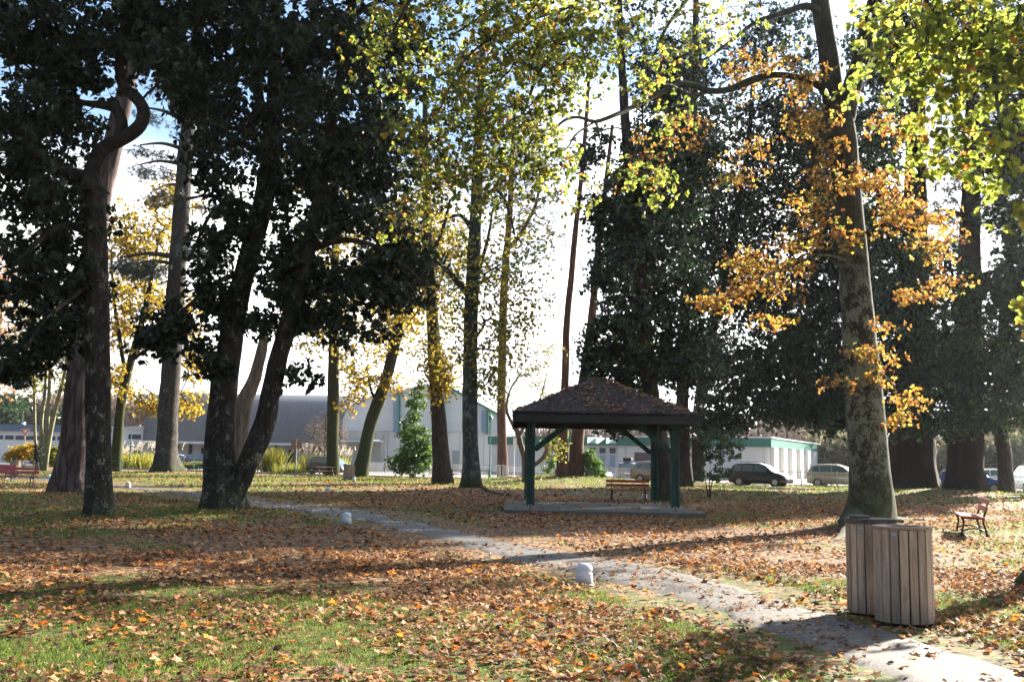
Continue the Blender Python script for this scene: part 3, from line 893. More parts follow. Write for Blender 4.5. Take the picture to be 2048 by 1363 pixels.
t.px_limb([(1752, -20, d - .8, 26), (1830, -120, d - 4, 24), (1900, -160, d - 8, 24), (1960, -60, d - 11, 20), (1980, 60, d - 12.5, 14), (1990, 160, d - 13, 9), (2000, 260, d - 13.3, 5)])
t.px_limb([(1900, -160, d - 8, 18), (1850, -40, d - 10, 14), (1830, 60, d - 11, 9), (1800, 150, d - 11.3, 5)])
t.px_limb([(1690, 240, d, 16), (1655, 265, d - .3, 12), (1632, 290, d - .5, 10), (1622, 340, d - .6, 8), (1618, 380, d - .7, 5)], step=.2)
t.px_limb([(1715, 480, d - .3, 7), (1760, 450, d - 1, 6), (1820, 470, d - 1.3, 5), (1860, 520, d - 1.6, 4), (1890, 590, d - 1.7, 2.5)], step=.25)
t.px_limb([(1690, 520, d - .3, 7), (1640, 510, d - 1, 6), (1560, 540, d - 1.4, 4.5), (1480, 570, d - 1.7, 3)], step=.25)
t.px_limb([(1745, 740, d - .3, 5), (1780, 760, d - .8, 4), (1800, 800, d - 1, 3), (1830, 830, d - 1.2, 2)], step=.25)
O = [(1490, 135, d - 1.2, 50, 22, 1), (1560, 128, d - 1, 50, 22, 1), (1620, 150, d - .6, 30, 26, .8), (1600, 185, d - .8, 30, 18, .8), (1490, 185, d - 1.2, 26, 14, .8), (1600, 255, d - .8, 40, 32, 1), (1660, 290, d - 1, 32, 30, .8), (1640, 240, d - .8, 30, 26, .8), (1760, 245, d - .5, 34, 26, .8), (1810, 265, d - 1, 45, 26, 1),
     (1720, 365, d - 1.4, 55, 22, .8, 2600), (1790, 375, d - 1.2, 50, 32, 1), (1630, 380, d - .8, 55, 30, 1), (1640, 330, d - .8, 30, 26, .8), (1820, 420, d - 1.2, 50, 40, 1), (1870, 440, d - 1.4, 34, 40, 1), (1780, 440, d - 1.0, 40, 40, 1), (1640, 440, d - 1, 50, 34, 1), (1600, 485, d - 1.2, 55, 26, 1), (1690, 475, d - 1.2, 40, 20, .7),
     (1560, 530, d - 1.3, 60, 24, 1), (1500, 560, d - 1.6, 60, 30, 1), (1440, 590, d - 1.8, 50, 24, 1, 1800), (1500, 525, d - 1.6, 50, 20, 1, 1600), (1560, 585, d - 1.5, 40, 22, .9), (1430, 620, d - 1.8, 30, 16, .8), (1550, 640, d - 1.5, 40, 14, .8), (1850, 510, d - 1.5, 40, 34, 1), (1880, 570, d - 1.7, 50, 22, 1), (1800, 595, d - 1.4, 46, 18, .8), (1870, 475, d - 1.4, 30, 30, .8), (1760, 655, d - .8, 34, 16, .7),
     (1735, 706, d - 1.0, 34, 9, .4, 700), (1790, 715, d - .8, 20, 9, .4), (1820, 800, d - 1, 40, 20, .7, 450), (1790, 840, d - .9, 30, 14, .6, 200), (1680, 770, d - .8, 22, 20, .6), (1760, 770, d - .8, 24, 30, .6), (1300, 300, d + 3, 60, 40, 2, 1400), (1370, 260, d + 2, 60, 40, 2, 1400), (1480, 330, d + 1, 60, 50, 2, 1800)]
T, c = t.targets(O, 440)
t.grow(T, .3, .0035, power=.45)
t.leaves(T, c, L_OAKO, name='crown', tpl=LEAF_OAK, rc=.38, m=7, k=4, size=.076, tint=(.60, .24), clump=.14, droop=.05, flat=.5, twig=.0025, wide=1.1)
e = d - 9.5
g = d - 12.5
Gn = [(1100, 60, e, 110, 80, 1.8), (960, 80, e, 120, 90, 1.8), (820, 50, e, 100, 60, 1.8), (760, 130, e, 50, 40, 1.2, 1500), (900, 200, e, 90, 80, 1.6), (860, 300, e, 70, 70, 1.5), (1000, 260, e, 90, 80, 1.6), (960, 370, e, 80, 50, 1.4), (860, 400, e, 60, 40, 1.4), (1080, 180, e, 80, 80, 1.5), (1090, 320, e, 70, 60, 1.4), (1110, 400, e, 40, 24, 1, 500),
      (790, 445, e, 44, 18, .8, 700), (1170, 130, e + 1, 60, 70, 1.4), (1240, 60, e + 1, 60, 50, 1.4), (1300, 150, e + 1, 50, 50, 1.2), (1180, 390, e + 1, 22, 26, .6, 450), (1270, 350, e + 1.5, 40, 26, .8, 1300), (1310, 375, e + 1.5, 36, 30, .8, 1300), (1380, 60, e + 2, 70, 50, 1.6), (1330, 250, e + 2, 30, 30, 1, 500), (1480, 30, e + 4, 60, 30, 1.2), (1060, -80, e, 250, 70, 2.2), (880, 460, e, 40, 30, 1, 500)]
T, c = t.targets(Gn, 780)
t.grow(T, .35, .004, power=.5)
t.leaves(T, c, L_OAKG, name='crown', tpl=LEAF_OAK, rc=.42, m=5, k=5, size=.078, tint=(.42, .27), clump=.14, droop=.25, twig=.003)
Gr = [(1830, 60, g, 80, 70, 1.2), (1930, 60, g, 90, 90, 1.3), (2020, 80, g, 60, 100, 1.2), (1860, 170, g, 80, 60, 1.2), (1960, 200, g, 80, 80, 1.3), (1790, 130, g + .8, 40, 60, .9), (2030, 250, g, 50, 80, 1.1), (1970, 310, g, 60, 44, 1.1), (2030, 380, g, 36, 40, .8), (1900, 280, g, 60, 40, 1), (1720, 200, g + 3, 24, 30, .6, 400), (1830, 280, g + 1, 30, 26, .8, 600), (1950, -60, g, 200, 60, 1.8, 9000), (1800, 20, g + 1, 60, 40, 1.2), (2100, 150, g, 60, 150, 1.5)]
T, c = t.targets(Gr, 190)
t.grow(T, .3, .0035, power=.5)
t.leaves(T, c, L_OAKG, name='crown', tpl=LEAF_OAK, rc=.46, m=5, k=4, size=.12, tint=(.44, .22), clump=.1, droop=.25, twig=.0028)
t.finish_trunk()

# ---------- T16-T18 giants at the right
b = gbase(1822, 983); d = b[1]
t = Tree('giant_sequoia_tree', 'enormous dark fibrous trunk right of the lichened oak, foot spreading wide under low foliage', 'tree', b, B_SEQ)
trunk_from(t, [(1822, 978, 104), (1822, 950, 92), (1822, 915, 88), (1823, 860, 82), (1824, 760, 74), (1826, 600, 62), (1830, 400, 46), (1834, 150, 30), (1838, -150, 14)], d, flare=.22, flare_h=.8, sides=32, step=.8, lobes=7, ribs=.05)
for (a1, b1, a2, b2) in [(1822, 700, 1700, 720), (1824, 640, 1740, 600), (1826, 560, 1930, 540), (1826, 450, 1720, 420), (1830, 360, 1940, 330), (1832, 240, 1740, 220), (1834, 140, 1930, 110)]:
    t.px_limb([(a1, b1, d, 14), ((a1 + a2) / 2, (b1 + b2) / 2 - 8, d - 2, 9), (a2, b2, d - 3.5, 4)], sides=7)
B16 = [(1780, 640, d - 2, 80, 110, 4), (1850, 740, d - 3, 80, 70, 3), (1720, 760, d - 1, 70, 80, 3), (1790, 840, d - 3, 90, 34, 2.5), (1680, 840, d - 1, 40, 34, 2), (1840, 560, d - 3, 70, 90, 3.5), (1760, 470, d - 2, 70, 90, 3.5), (1860, 850, d - 3, 50, 24, 2), (1740, 300, d - 2, 70, 110, 3.5), (1800, 100, d - 2, 110, 120, 4), (1810, -150, d - 2, 140, 140, 4), (1830, -300, d, 150, 110, 4, 8000)]
T, c = t.targets(B16, 1800)
t.grow(T, .9, .014)
t.leaves(T, c, L_EVL, rc=.85, m=9, k=6, size=.21, tint=(.3, .2), clump=.1)
t.finish_trunk()
b = gbase(1932, 987); d = b[1]
t = Tree('giant_sequoia_tree', 'huge ribbed reddish-brown trunk standing in front of the blue hatchback, glossy leaves above', 'tree', b, B_SEQ)
trunk_from(t, [(1933, 982, 72), (1932, 950, 66), (1931, 915, 64), (1932, 860, 62), (1934, 740, 54), (1938, 560, 44), (1942, 350, 32), (1946, 100, 20), (1950, -150, 10)], d, flare=.2, flare_h=.7, sides=32, step=.8, lobes=7, ribs=.09)
for (a1, b1, a2, b2) in [(1934, 760, 2010, 760), (1936, 640, 1870, 640), (1938, 560, 2040, 540), (1940, 440, 1870, 420), (1942, 350, 2040, 320), (1944, 200, 1880, 180)]:
    t.px_limb([(a1, b1, d, 12), ((a1 + a2) / 2, (b1 + b2) / 2 - 8, d - 2, 8), (a2, b2, d - 3.5, 4)], sides=7)
B17 = [(1930, 780, d - 3, 80, 60, 3), (1980, 700, d - 3, 90, 80, 3), (1900, 690, d - 3, 60, 70, 3), (1960, 840, d - 3, 70, 26, 2), (1890, 850, d - 3, 36, 26, 1.5), (2030, 780, d - 3, 60, 70, 3), (1950, 590, d - 3, 80, 60, 3, 3000), (1980, -260, d, 170, 120, 4, 9000), (2000, 60, d, 90, 120, 4, 5000)]
T, c = t.targets(B17, 900)
t.grow(T, .9, .014)
t.leaves(T, c, L_EVL, rc=.8, m=8, k=6, size=.17, tint=(.5, .25), clump=.12)
Bn = [(1900, 450, d, 70, 60, 3), (1990, 520, d, 80, 70, 3), (1960, 400, d, 90, 70, 3), (2030, 430, d, 60, 90, 3), (1890, 330, d, 60, 90, 3), (1980, 260, d, 90, 120, 3.5), (2020, 620, d, 50, 60, 3), (1930, 60, d, 100, 150, 4), (1940, -150, d, 130, 120, 4)]
T, c = t.targets(Bn, 420)
t.grow(T, .9, .012)
t.leaves(T, c, L_NDL, tpl=LEAF_NEEDLE, rc=1.0, flat=.35, m=7, k=14, size=.30, wide=1.6, spread=(20, 90), droop=.4, hang=.4, twig=.010, name='crown')
t.finish_trunk()
b = gbase(2012, 988); d = b[1]
t = Tree('evergreen_oak_tree', 'slimmer knobbly dark trunk at the right edge between the blue hatchback and the white van', 'tree', b, B_DARK)
trunk_from(t, [(2013, 984, 32), (2010, 940, 28), (2008, 900, 27), (2000, 850, 26), (1998, 780, 23), (2004, 680, 20), (2015, 560, 16), (2030, 400, 11)], d, flare=.18, sides=14, step=.5, rough=.14)
B18 = [(2030, 830, d - 1, 30, 50, 2), (2060, 760, d - 1, 60, 90, 3), (2100, 600, d - 1, 70, 150, 3.5), (1990, 840, d - 1, 26, 26, 1.5)]
T, c = t.targets(B18, 360)
t.grow(T, .8, .012)
t.leaves(T, c, L_EVL, rc=.8, m=7, k=6, size=.17, tint=(.65, .25), clump=.12)
t.finish_trunk()

# foot of one more tree just beyond the right edge
b = gbase(2112, 1176); d = b[1]
t = Tree('beech_tree', 'mossy root foot of a tree cut off by the right edge beyond the bin screen', 'tree', b, B_OAK)
bx = b
t.limb(np.array([[bx[0], bx[1], -.2, .30], [bx[0], bx[1], .3, .24], [bx[0] + .1, bx[1], 2.5, .22], [bx[0] + .3, bx[1], 6, .18], [bx[0] + .8, bx[1], 9, .1]]), flare=.9, flare_h=.22, lobes=5, step=.2, sides=20)
T = np.array([[bx[0] + 1.6 + rng.random() * 2.5, bx[1] + rng.normal() * 1.0, 7.2 + rng.random() * 2.5] for q in range(60)])
t.grow(T, .5, .01)
t.leaves(T, T - 1, L_OAKG, rc=.4, m=6, k=6, size=.1)
T = np.array([[8.5 + rng.normal() * .35, 15.2 + rng.normal() * .5, 4.3 + rng.normal() * .5] for q in range(30)])  # unseen low leaf clumps added off-frame to widen the shade on the near ground
t.grow(T, .4, .008)
t.leaves(T, T - 1, L_OAKG, rc=.35, m=6, k=6, size=.11)
t.finish_trunk()

# ---------- far yellow and pale trees at the left
d = 84.0
t = far_trunk('oak_tree', 'golden-brown autumn oak with leaning mossy trunk right behind the slim magnolia', [(231, 940, 22), (234, 900, 20), (237, 860, 19), (243, 800, 18), (254, 750, 17), (268, 700, 15), (285, 640, 12), (300, 570, 9), (318, 470, 6)], d, B_MOSS)
t.px_limb([(252, 760, d, 9), (240, 680, d, 8), (228, 600, d, 6), (222, 500, d, 4)])
t.px_limb([(240, 590, d, 7), (270, 575, d, 6), (310, 570, d, 4), (340, 560, d, 3)])
t.px_limb([(262, 720, d, 8), (320, 690, d, 6), (380, 720, d, 4)])
B = [(270, 560, d, 60, 80, 4), (300, 480, d, 60, 60, 4), (250, 660, d, 60, 60, 4), (320, 620, d, 60, 60, 4), (290, 800, d, 50, 24, 3), (320, 815, d, 36, 16, 2, 900), (390, 720, d, 40, 50, 3), (375, 800, d, 36, 34, 3), (370, 650, d, 40, 60, 3), (230, 760, d, 40, 40, 3), (240, 460, d, 40, 60, 3), (340, 400, d, 60, 40, 3)]
T, c = t.targets(B, 480)
t.grow(T, 1.2, .014)
t.leaves(T, c, L_YEL, tpl=LEAF_BROAD, rc=.95, m=8, k=5, size=.19, droop=.3, tint=(.5, .26), clump=.12, twig=.01, wide=1.3)
t.finish_trunk()
d = 82.0
b = P(88, 925, d); b[2] = 0
t = Tree('birch_tree', 'clump of pale upright stems with yellow-green foliage beside the give way sign', 'tree', b, B_PALE)
for sp in [[(92, 922, 10), (98, 880, 10), (106, 840, 9), (118, 790, 8), (130, 740, 6), (142, 660, 4)], [(88, 922, 10), (90, 880, 10), (96, 830, 8), (99, 770, 7), (101, 700, 5), (103, 620, 3)],
           [(84, 922, 8), (82, 880, 8), (84, 830, 7), (90, 780, 6), (92, 700, 4), (90, 620, 3)], [(74, 922, 7), (70, 870, 6), (69, 820, 6), (68, 760, 5), (64, 680, 3)]]:
    trunk_from(t, sp, d, flare=.1, sides=8, step=1.0)
B = [(100, 720, d, 60, 40, 3), (130, 680, d, 50, 60, 3), (60, 700, d, 50, 50, 3), (30, 750, d, 40, 30, 2.5), (100, 620, d, 80, 60, 4), (130, 770, d, 30, 36, 2), (75, 760, d, 40, 30, 2)]
T, c = t.targets(B, 300)
t.grow(T, 1.2, .011)
t.leaves(T, c, L_YEG, tpl=LEAF_ROUND, rc=.9, m=7, k=5, size=.15, droop=.4, tint=(.55, .25), twig=.008)
t.finish_trunk()
d = 100.0
t = far_trunk('cherry_tree', 'thin pinkish-orange autumn tree at the extreme left edge', [(-14, 925, 12), (-12, 850, 11), (-8, 760, 9), (0, 660, 6), (8, 560, 4)], d, B_PALE)
B = [(0, 640, d, 50, 60, 4), (10, 760, d, 40, 40, 4), (-10, 560, d, 60, 60, 4), (20, 700, d, 30, 40, 3)]
T, c = t.targets(B, 130)
t.grow(T, 1.4, .014)
t.leaves(T, c, m_leaf('pink_orange_leaf', [(0, (.25, .12, .07)), (.5, (.42, .22, .12)), (1, (.5, .3, .15))], .5, 1.5, .6, .2), tpl=LEAF_BROAD, rc=1.1, m=6, k=5, size=.22, twig=.01)
t.finish_trunk()
# ------------------------------------------------------------------ ground, path, roads
PATH_U = [(-300, 940), (0, 951), (100, 956), (240, 968), (300, 975), (400, 986), (482, 995), (598, 1008), (728, 1016), (850, 1046), (967, 1072), (1085, 1090), (1200, 1108), (1300, 1125), (1450, 1160), (1600, 1203), (1700, 1226), (1830, 1262), (1960, 1302), (2150, 1352)]
PATH_L = [(-300, 946), (0, 957), (100, 962), (240, 974), (300, 981), (400, 993), (482, 1004), (598, 1020), (728, 1042), (850, 1075), (1000, 1113), (1150, 1148), (1250, 1175), (1380, 1210), (1500, 1256), (1600, 1300), (1720, 1345), (1790, 1380), (1900, 1440), (2100, 1560)]


def resample(pts, n):
    p = np.array([G(*q)[:2] for q in pts])
    s = np.concatenate([[0], np.cumsum(np.linalg.norm(np.diff(p, axis=0), axis=1))])
    t = np.linspace(0, 1, n) ** 1.0 * s[-1]
    return np.stack([np.interp(t, s, p[:, 0]), np.interp(t, s, p[:, 1])], 1)


pu = resample(PATH_U, 420); pl = resample(PATH_L, 420)
pu = pu + (vnoise(pu[:, 0], pu[:, 1], 3.)[:, None] - .5) * .16
pl = pl + (vnoise(pl[:, 0] + 40, pl[:, 1], 3.)[:, None] - .5) * .16
_pc = (pu + pl) / 2
_pc2 = (pu + pl) / 2
pu = _pc2 + (pu - _pc2) * .88; pl = _pc2 + (pl - _pc2) * .88
_pw = np.linalg.norm(pu - pl, axis=1) / 2


def path_dist(x, y):
    """signed distance outside the path edge (negative on the path)"""
    q = np.stack([x, y], -1)
    out = np.full(len(q), 99.0)
    for s in range(0, len(q), 20000):
        d = np.linalg.norm(q[s:s + 20000, None, :] - _pc[None], axis=2)
        j = d.argmin(1)
        out[s:s + 20000] = d[np.arange(len(j)), j] - _pw[j] * .92
    return out


def proj(x, y, z=0.0):
    q = np.stack([x, y, np.full_like(x, z) - EYE], -1)
    c = q @ _f
    return 1024 + FPX * (q @ _r) / c, 681.5 - FPX * (q @ _u) / c


def grassy(x, y):
    """how much live grass shows, 0..1 (where the lawn is thin the soil is covered in litter)"""
    x = np.asarray(x, float); y = np.asarray(y, float)
    n = vnoise(x, y, .35) * .55 + vnoise(x + 31, y + 17, 1.3) * .45
    def blob(cx, cy, rx, ry): return np.exp(-((x - cx) / rx) ** 2 - ((y - cy) / ry) ** 2)
    g = .52 + .30 * blob(-2.5, 9.0, 4.5, 3.6) + .22 * blob(1.5, 9.8, 3.2, 3.2) + .18 * blob(3.6, 12.8, 2.0, 2.2) - .15 * blob(-3, 12.5, 5, 1.2) + .38 * blob(-9, 28, 7, 5) + .25 * blob(-14, 48, 8, 9)
    g = g + .06 * np.clip((y - 42) / 10, 0, 1) - .22 * blob(9, 36, 9, 8) - .62 * blob(1.2, 22, 5.0, 7) - .35 * blob(6, 17, 4, 3) - .30 * blob(-1, 48, 9, 9) + .22 * blob(12, 12, 4, 4) + .3 * blob(6, 66, 30, 8) + .15 * blob(8.5, 16, 4, 5)
    g = g + .15 * blob(3.0, 14.5, 2.5, 1.6) - .2 * blob(-5, 16, 5, 3)
    return np.clip((g + (n - .5) * 1.1), 0, 1)


def make_ground():
    xs = np.unique(np.concatenate([np.arange(-46, 46.1, .4), np.array([-900, -500, -300, -200, -150, -110, -85, -70, -60, -52, 52, 60, 70, 85, 110, 150, 200, 300, 500, 900])]))
    ys = np.unique(np.concatenate([np.arange(2, 80, .35), np.array([-60, -30, -15, -8, -4, -1, 83, 88, 95, 105, 120, 140, 170, 220, 300, 450, 700, 1200])]))
    X, Y = np.meshgrid(xs, ys)
    Z = ground_h(X, Y)
    V = np.stack([X, Y, Z], -1).reshape(-1, 3)
    nx, ny = len(xs), len(ys)
    i = np.arange(nx - 1)[None] + np.arange(ny - 1)[:, None] * nx
    F = np.stack([i, i + 1, i + 1 + nx, i + nx], -1).reshape(-1, 4)
    g = grassy(V[:, 0], V[:, 1])
    t = NT('lawn_and_leaf_litter')
    v = t.coord()
    at = t.n('ShaderNodeAttribute', attribute_name='grassy')
    vo = t.n('ShaderNodeTexVoronoi'); vo.inputs['Scale'].default_value = 11.0
    wn = t.n('ShaderNodeTexNoise'); wn.inputs['Scale'].default_value = 14; wn.inputs['Detail'].default_value = 3
    t.l(v, wn.inputs['Vector'])
    t.l(t.mix(.06, v, wn.outputs['Color']), vo.inputs['Vector'])
    sep = t.n('ShaderNodeSeparateColor'); t.l(vo.outputs['Color'], sep.inputs[0])
    lit = t.ramp(sep.outputs[0], [(0, (.05, .026, .015)), (.25, (.13, .062, .032)), (.5, (.25, .135, .062)), (.72, (.38, .23, .11)), (.86, (.46, .19, .05)), (1, (.50, .36, .17))], 'LINEAR')
    soil = t.ramp(t.noise(v, 30, 5, .7), [(.3, (.018, .014, .010)), (.7, (.06, .045, .03))])
    gap = t.ramp(vo.outputs['Distance'], [(.35, 0), (.75, 1)])
    lit = t.mix(gap, lit, soil)
    gn = t.noise(v, 45, 4, .7)
    gr = t.ramp(gn, [(.25, (.022, .036, .008)), (.5, (.075, .11, .018)), (.8, (.16, .20, .035))])
    fine = t.noise(v, 5.5, 6, .75)
    m = t.math('ADD', t.math('MULTIPLY', at.outputs['Fac'], 1.0), t.math('MULTIPLY', t.math('SUBTRACT', fine, .5), 1.5))
    m = t.ramp(m, [(.40, 0), (.56, 1)])
    few = t.ramp(sep.outputs[1], [(.50, 1), (.56, .0)], 'LINEAR')
    m2 = t.math('MULTIPLY', m, few)
    col = t.mix(m2, lit, gr)
    h = t.math('ADD', t.math('MULTIPLY', sep.outputs[2], .8), gn)
    mat = t.done(t.pbr(col, .85, 0, .25, t.bump(h, .9, .03)))
    o = link('ground', new_mesh('ground', V, dict(idx=F.ravel(), sizes=np.full(len(F), 4)), mat, True, {'grassy': ('POINT', g)}))
    tag(o, 'leaf-strewn park lawn of thin grass and brown litter', kind='structure')


make_ground()


def make_path():
    n = len(pu); m = 9
    V = []
    for j in range(m):
        f = j / (m - 1)
        p = pu * (1 - f) + pl * f
        z = ground_h(p[:, 0], p[:, 1]) + (.012 if 0 < j < m - 1 else -.02) + .012 * math.sin(math.pi * f)
        V.append(np.stack([p[:, 0], p[:, 1], z], 1))
    V = np.stack(V, 1).reshape(-1, 3)
    i = np.arange(n - 1)[:, None] * m + np.arange(m - 1)[None]
    F = np.stack([i, i + m, i + m + 1, i + 1], -1).reshape(-1, 4)
    t = NT('worn_grit_path'); v = t.coord()
    sp = t.n('ShaderNodeTexVoronoi'); sp.inputs['Scale'].default_value = 75; t.l(v, sp.inputs['Vector'])
    s2 = t.n('ShaderNodeSeparateColor'); t.l(sp.outputs['Color'], s2.inputs[0])
    c = t.ramp(s2.outputs[0], [(0, (.022, .021, .020)), (.5, (.06, .057, .054)), (.85, (.11, .104, .097)), (1, (.24, .225, .21))])
    dirt = t.noise(v, 1.6, 6, .7)
    c = t.mix(t.ramp(dirt, [(.45, 0), (.68, .55)]), c, (.085, .068, .052))
    wet = t.ramp(t.noise(v, 1.1, 4, .6), [(.52, .75), (.62, .35)])
    mat = t.done(t.pbr(c, wet, 0, .45, t.bump(s2.outputs[1], .7, .006)))
    tag(link('path', new_mesh('path', V, dict(idx=F.ravel(), sizes=np.full(len(F), 4)), mat, True)), 'grey grit footpath winding across the lawn', kind='structure')


make_path()

# car park sheet and kerb (the road runs diagonally away to the left)
RD = np.array([.853, -.522]); RN = np.array([.522, .853]); R0 = np.array([-16.0, 88.0])


def road_pt(a, b):
    p = R0 + RD * a + RN * b
    return p


t = NT('pale_asphalt'); v = t.coord()
c = t.ramp(t.noise(v, 60, 3, .7), [(.3, (.17, .165, .16)), (.7, (.26, .25, .24))])
c = t.mix(t.ramp(t.noise(v, .3, 5, .6), [(.4, 0), (.7, .6)]), c, (.32, .30, .28))
M_ASPH = t.done(t.pbr(c, .85, 0, .3))
q = [road_pt(-160, -4.2), road_pt(90, -4.2), road_pt(90, 60), road_pt(-160, 90)]
me = new_mesh('car_park', [(*p, .02) for p in q], [[0, 1, 2, 3]], M_ASPH)
tag(link('road', me), 'pale asphalt street and car park beyond the lawn', kind='structure')
M_CONC = m_plain('weathered_concrete', (.36, .35, .32), .85, 0, .22, 2.2, .4, .3)
kb = MB()
for a in np.arange(-150, 88, 4.0):
    p = road_pt(a, -4.3); p2 = road_pt(a + 3.98, -4.3)
    kb.bar((p[0], p[1], .05), (p2[0], p2[1], .05), .14, .16)
tag(kb.build('kerb', M_CONC), 'low concrete kerb along the street', kind='structure')

# ------------------------------------------------------------------ buildings
def m_clad(name, col, ribs=3.2, rough=.45, axis='X', depth=.5, var=.06, dirt=0.0):
    t = NT(name); v = t.coord()
    w = t.n('ShaderNodeTexWave', wave_type='BANDS', bands_direction=axis, wave_profile='SAW')
    w.inputs['Scale'].default_value = ribs; t.l(v, w.inputs['Vector'])
    n = t.noise(v, .6, 5, .6)
    c = t.ramp(n, [(.3, tuple(x * (1 - var) for x in col)), (.7, tuple(min(.95, x * (1 + var)) for x in col))])
    edge = t.ramp(w.outputs['Fac'], [(0, .72), (.12, 1)])
    c = t.mix(1.0, c, edge, 'MULTIPLY')
    if dirt > 0:
        v2 = t.coord('Object', (1, 1, .12))
        c = t.mix(t.ramp(t.noise(v2, 2.5, 6, .7), [(.45, 0), (.75, dirt)]), c, (.16, .14, .11))
    return t.done(t.pbr(c, rough, 0, .4, t.bump(w.outputs['Fac'], depth, .05)))


M_WHITE = m_plain('white_render', (.86, .86, .85), .8, 0, .05, .5, .2, .3)
M_CLADW = m_clad('white_ribbed_cladding', (.80, .81, .84), 1.1)
M_CLADG = m_clad('grey_ribbed_cladding', (.55, .55, .52), 1.3, dirt=.4)
M_CLADB = m_clad('blue_tinted_cladding', (.34, .46, .62), 1.6)
M_BEIGE = m_clad('beige_ribbed_wall', (.58, .57, .50), 1.6, .7, dirt=.25)
M_GREEN = m_clad('green_ribbed_fascia', (.045, .20, .16), 1.5, .5)
M_GREENP = m_plain('green_trim_paint', (.05, .24, .18), .5, 0, .1)
M_BARREL = m_clad('barrel_roof_sheet', (.17, .172, .18), .45, .42, dirt=.8, depth=.3)
M_DKOPEN = m_plain('dark_door', (.03, .03, .035), .5, 0, .2)
M_BLUEROOF = m_plain('blue_grey_roof_edge', (.12, .17, .26), .5, 0, .1)
M_NAVY = m_plain('navy_panel', (.03, .05, .12), .5, 0, .1)
M_EDGEW = m_plain('white_metal_edge', (.72, .74, .78), .4, 0, .05)
M_JOINT = m_plain('grey_joint', (.30, .30, .29), .8, 0, .1)
M_GLASS = m_plain('dark_window_glass', (.05, .06, .075), .08, 0, .2, 1, 0, .8)


def wpoly(name, mat, parent, uv, d, thick, org, smooth=False):
    """vertical outline traced at distance d, extruded away from the viewer"""
    m = MB()
    m.prism_y([tuple(P(u, v, d)[[0, 2]] - np.array([org[0], org[2]])) for u, v in uv], d - org[1], d - org[1] + thick)
    return m.build(name, mat, parent, smooth=smooth)


def wrect(name, mat, parent, u0, u1, z0, z1, d, thick, org):
    x0 = P(u0, 900, d)[0] - org[0]; x1 = P(u1, 900, d)[0] - org[0]
    m = MB(); m.box(((x0 + x1) / 2, d - org[1] + thick / 2, (z0 + z1) / 2 - org[2]), (x1 - x0, thick, z1 - z0))
    return m.build(name, mat, parent)


# long low block, far left
d = 132.0
org = np.array([P(100, 900, d)[0], d, 0.0])
r = thing('school_building', 'long low white building with blue-grey roof edge and window strip at far left', 'building', org)
wrect('wall', M_WHITE, r, -160, 246, 0, 4.15, d, 12, org)
wrect('roof', M_BLUEROOF, r, -164, 250, 4.153, 5.0, d - .5, 13, org)
for k in range(14):
    u0 = -140 + k * 21
    if u0 > 225: break
    w = wrect('window', M_EDGEW, r, u0, u0 + 19, 2.95, 3.62, d - .06, .1, org)
    wrect('pane', M_GLASS, w, u0 + 1.2, u0 + 17.8, 3.03, 3.54, d - .1, .06, org)
    w.name = 'window'
wrect('roof_vent', M_EDGEW, r, 39, 44, 5.002, 5.4, d + 3, .5, org)

# office wing between it and the barrel hall
d = 128.0
org = np.array([P(270, 900, d)[0], d, 0.0])
r = thing('office_building', 'small white office wing with navy lower panels beside the barrel-roofed hall', 'building', org)
wrect('wall', M_WHITE, r, 222, 300, 0, 4.6, d, 10, org)
wrect('roof', M_EDGEW, r, 220, 301, 4.602, 4.85, d - .3, 10.5, org)
wrect('lower_panel', M_NAVY, r, 226, 262, 1.0, 2.4, d - .05, .1, org)
wrect('door', M_NAVY, r, 268, 282, 0, 2.4, d - .05, .1, org)
wrect('window', M_GLASS, r, 255, 280, 3.3, 3.9, d - .05, .1, org)

# barrel-vault warehouse
d = 125.0
org = np.array([P(490, 900, d)[0], d, 0.0])
r = thing('warehouse', 'grey barrel-roofed warehouse with stained curved roof and pale doors behind the parked cars', 'building', org)
x0 = P(284, 900, d)[0] - org[0]; x1 = P(700, 900, d)[0] - org[0]
V = []; F = []
K = 20; NX = 12
for i in range(NX + 1):
    for k in range(K + 1):
        a = math.pi * k / K
        V.append((x0 + (x1 - x0) * i / NX, 7.5 - 7.5 * math.cos(a), 3.1 + 6.5 * math.sin(a) ** .8))
for i in range(NX):
    for k in range(K):
        q = i * (K + 1) + k
        F.append([q, q + K + 1, q + K + 2, q + 1])
F.append([k for k in range(K + 1)]); F.append([NX * (K + 1) + k for k in range(K + 1)][::-1])
link('roof', new_mesh('roof', V, F, M_BARREL, True), r)
wrect('canopy', M_EDGEW, r, 282, 700, 2.86, 3.098, d - 1.3, 1.6, org)
wrect('wall', M_BEIGE, r, 286, 698, 0, 2.858, d + .6, 12, org)
for (u0, u1, z0, z1) in [(352, 357, 0, 2.6), (377, 384, 0, 2.7), (402, 408, 0, 2.4), (548, 554, 0, 2.85), (576, 590, 0, 2.3), (600, 655, 2.1, 2.8), (478, 490, 0, 2.6), (668, 676, 0, 2.5)]:
    wrect('door', M_DKOPEN, r, u0, u1, z0, z1, d + .5, .12, org)

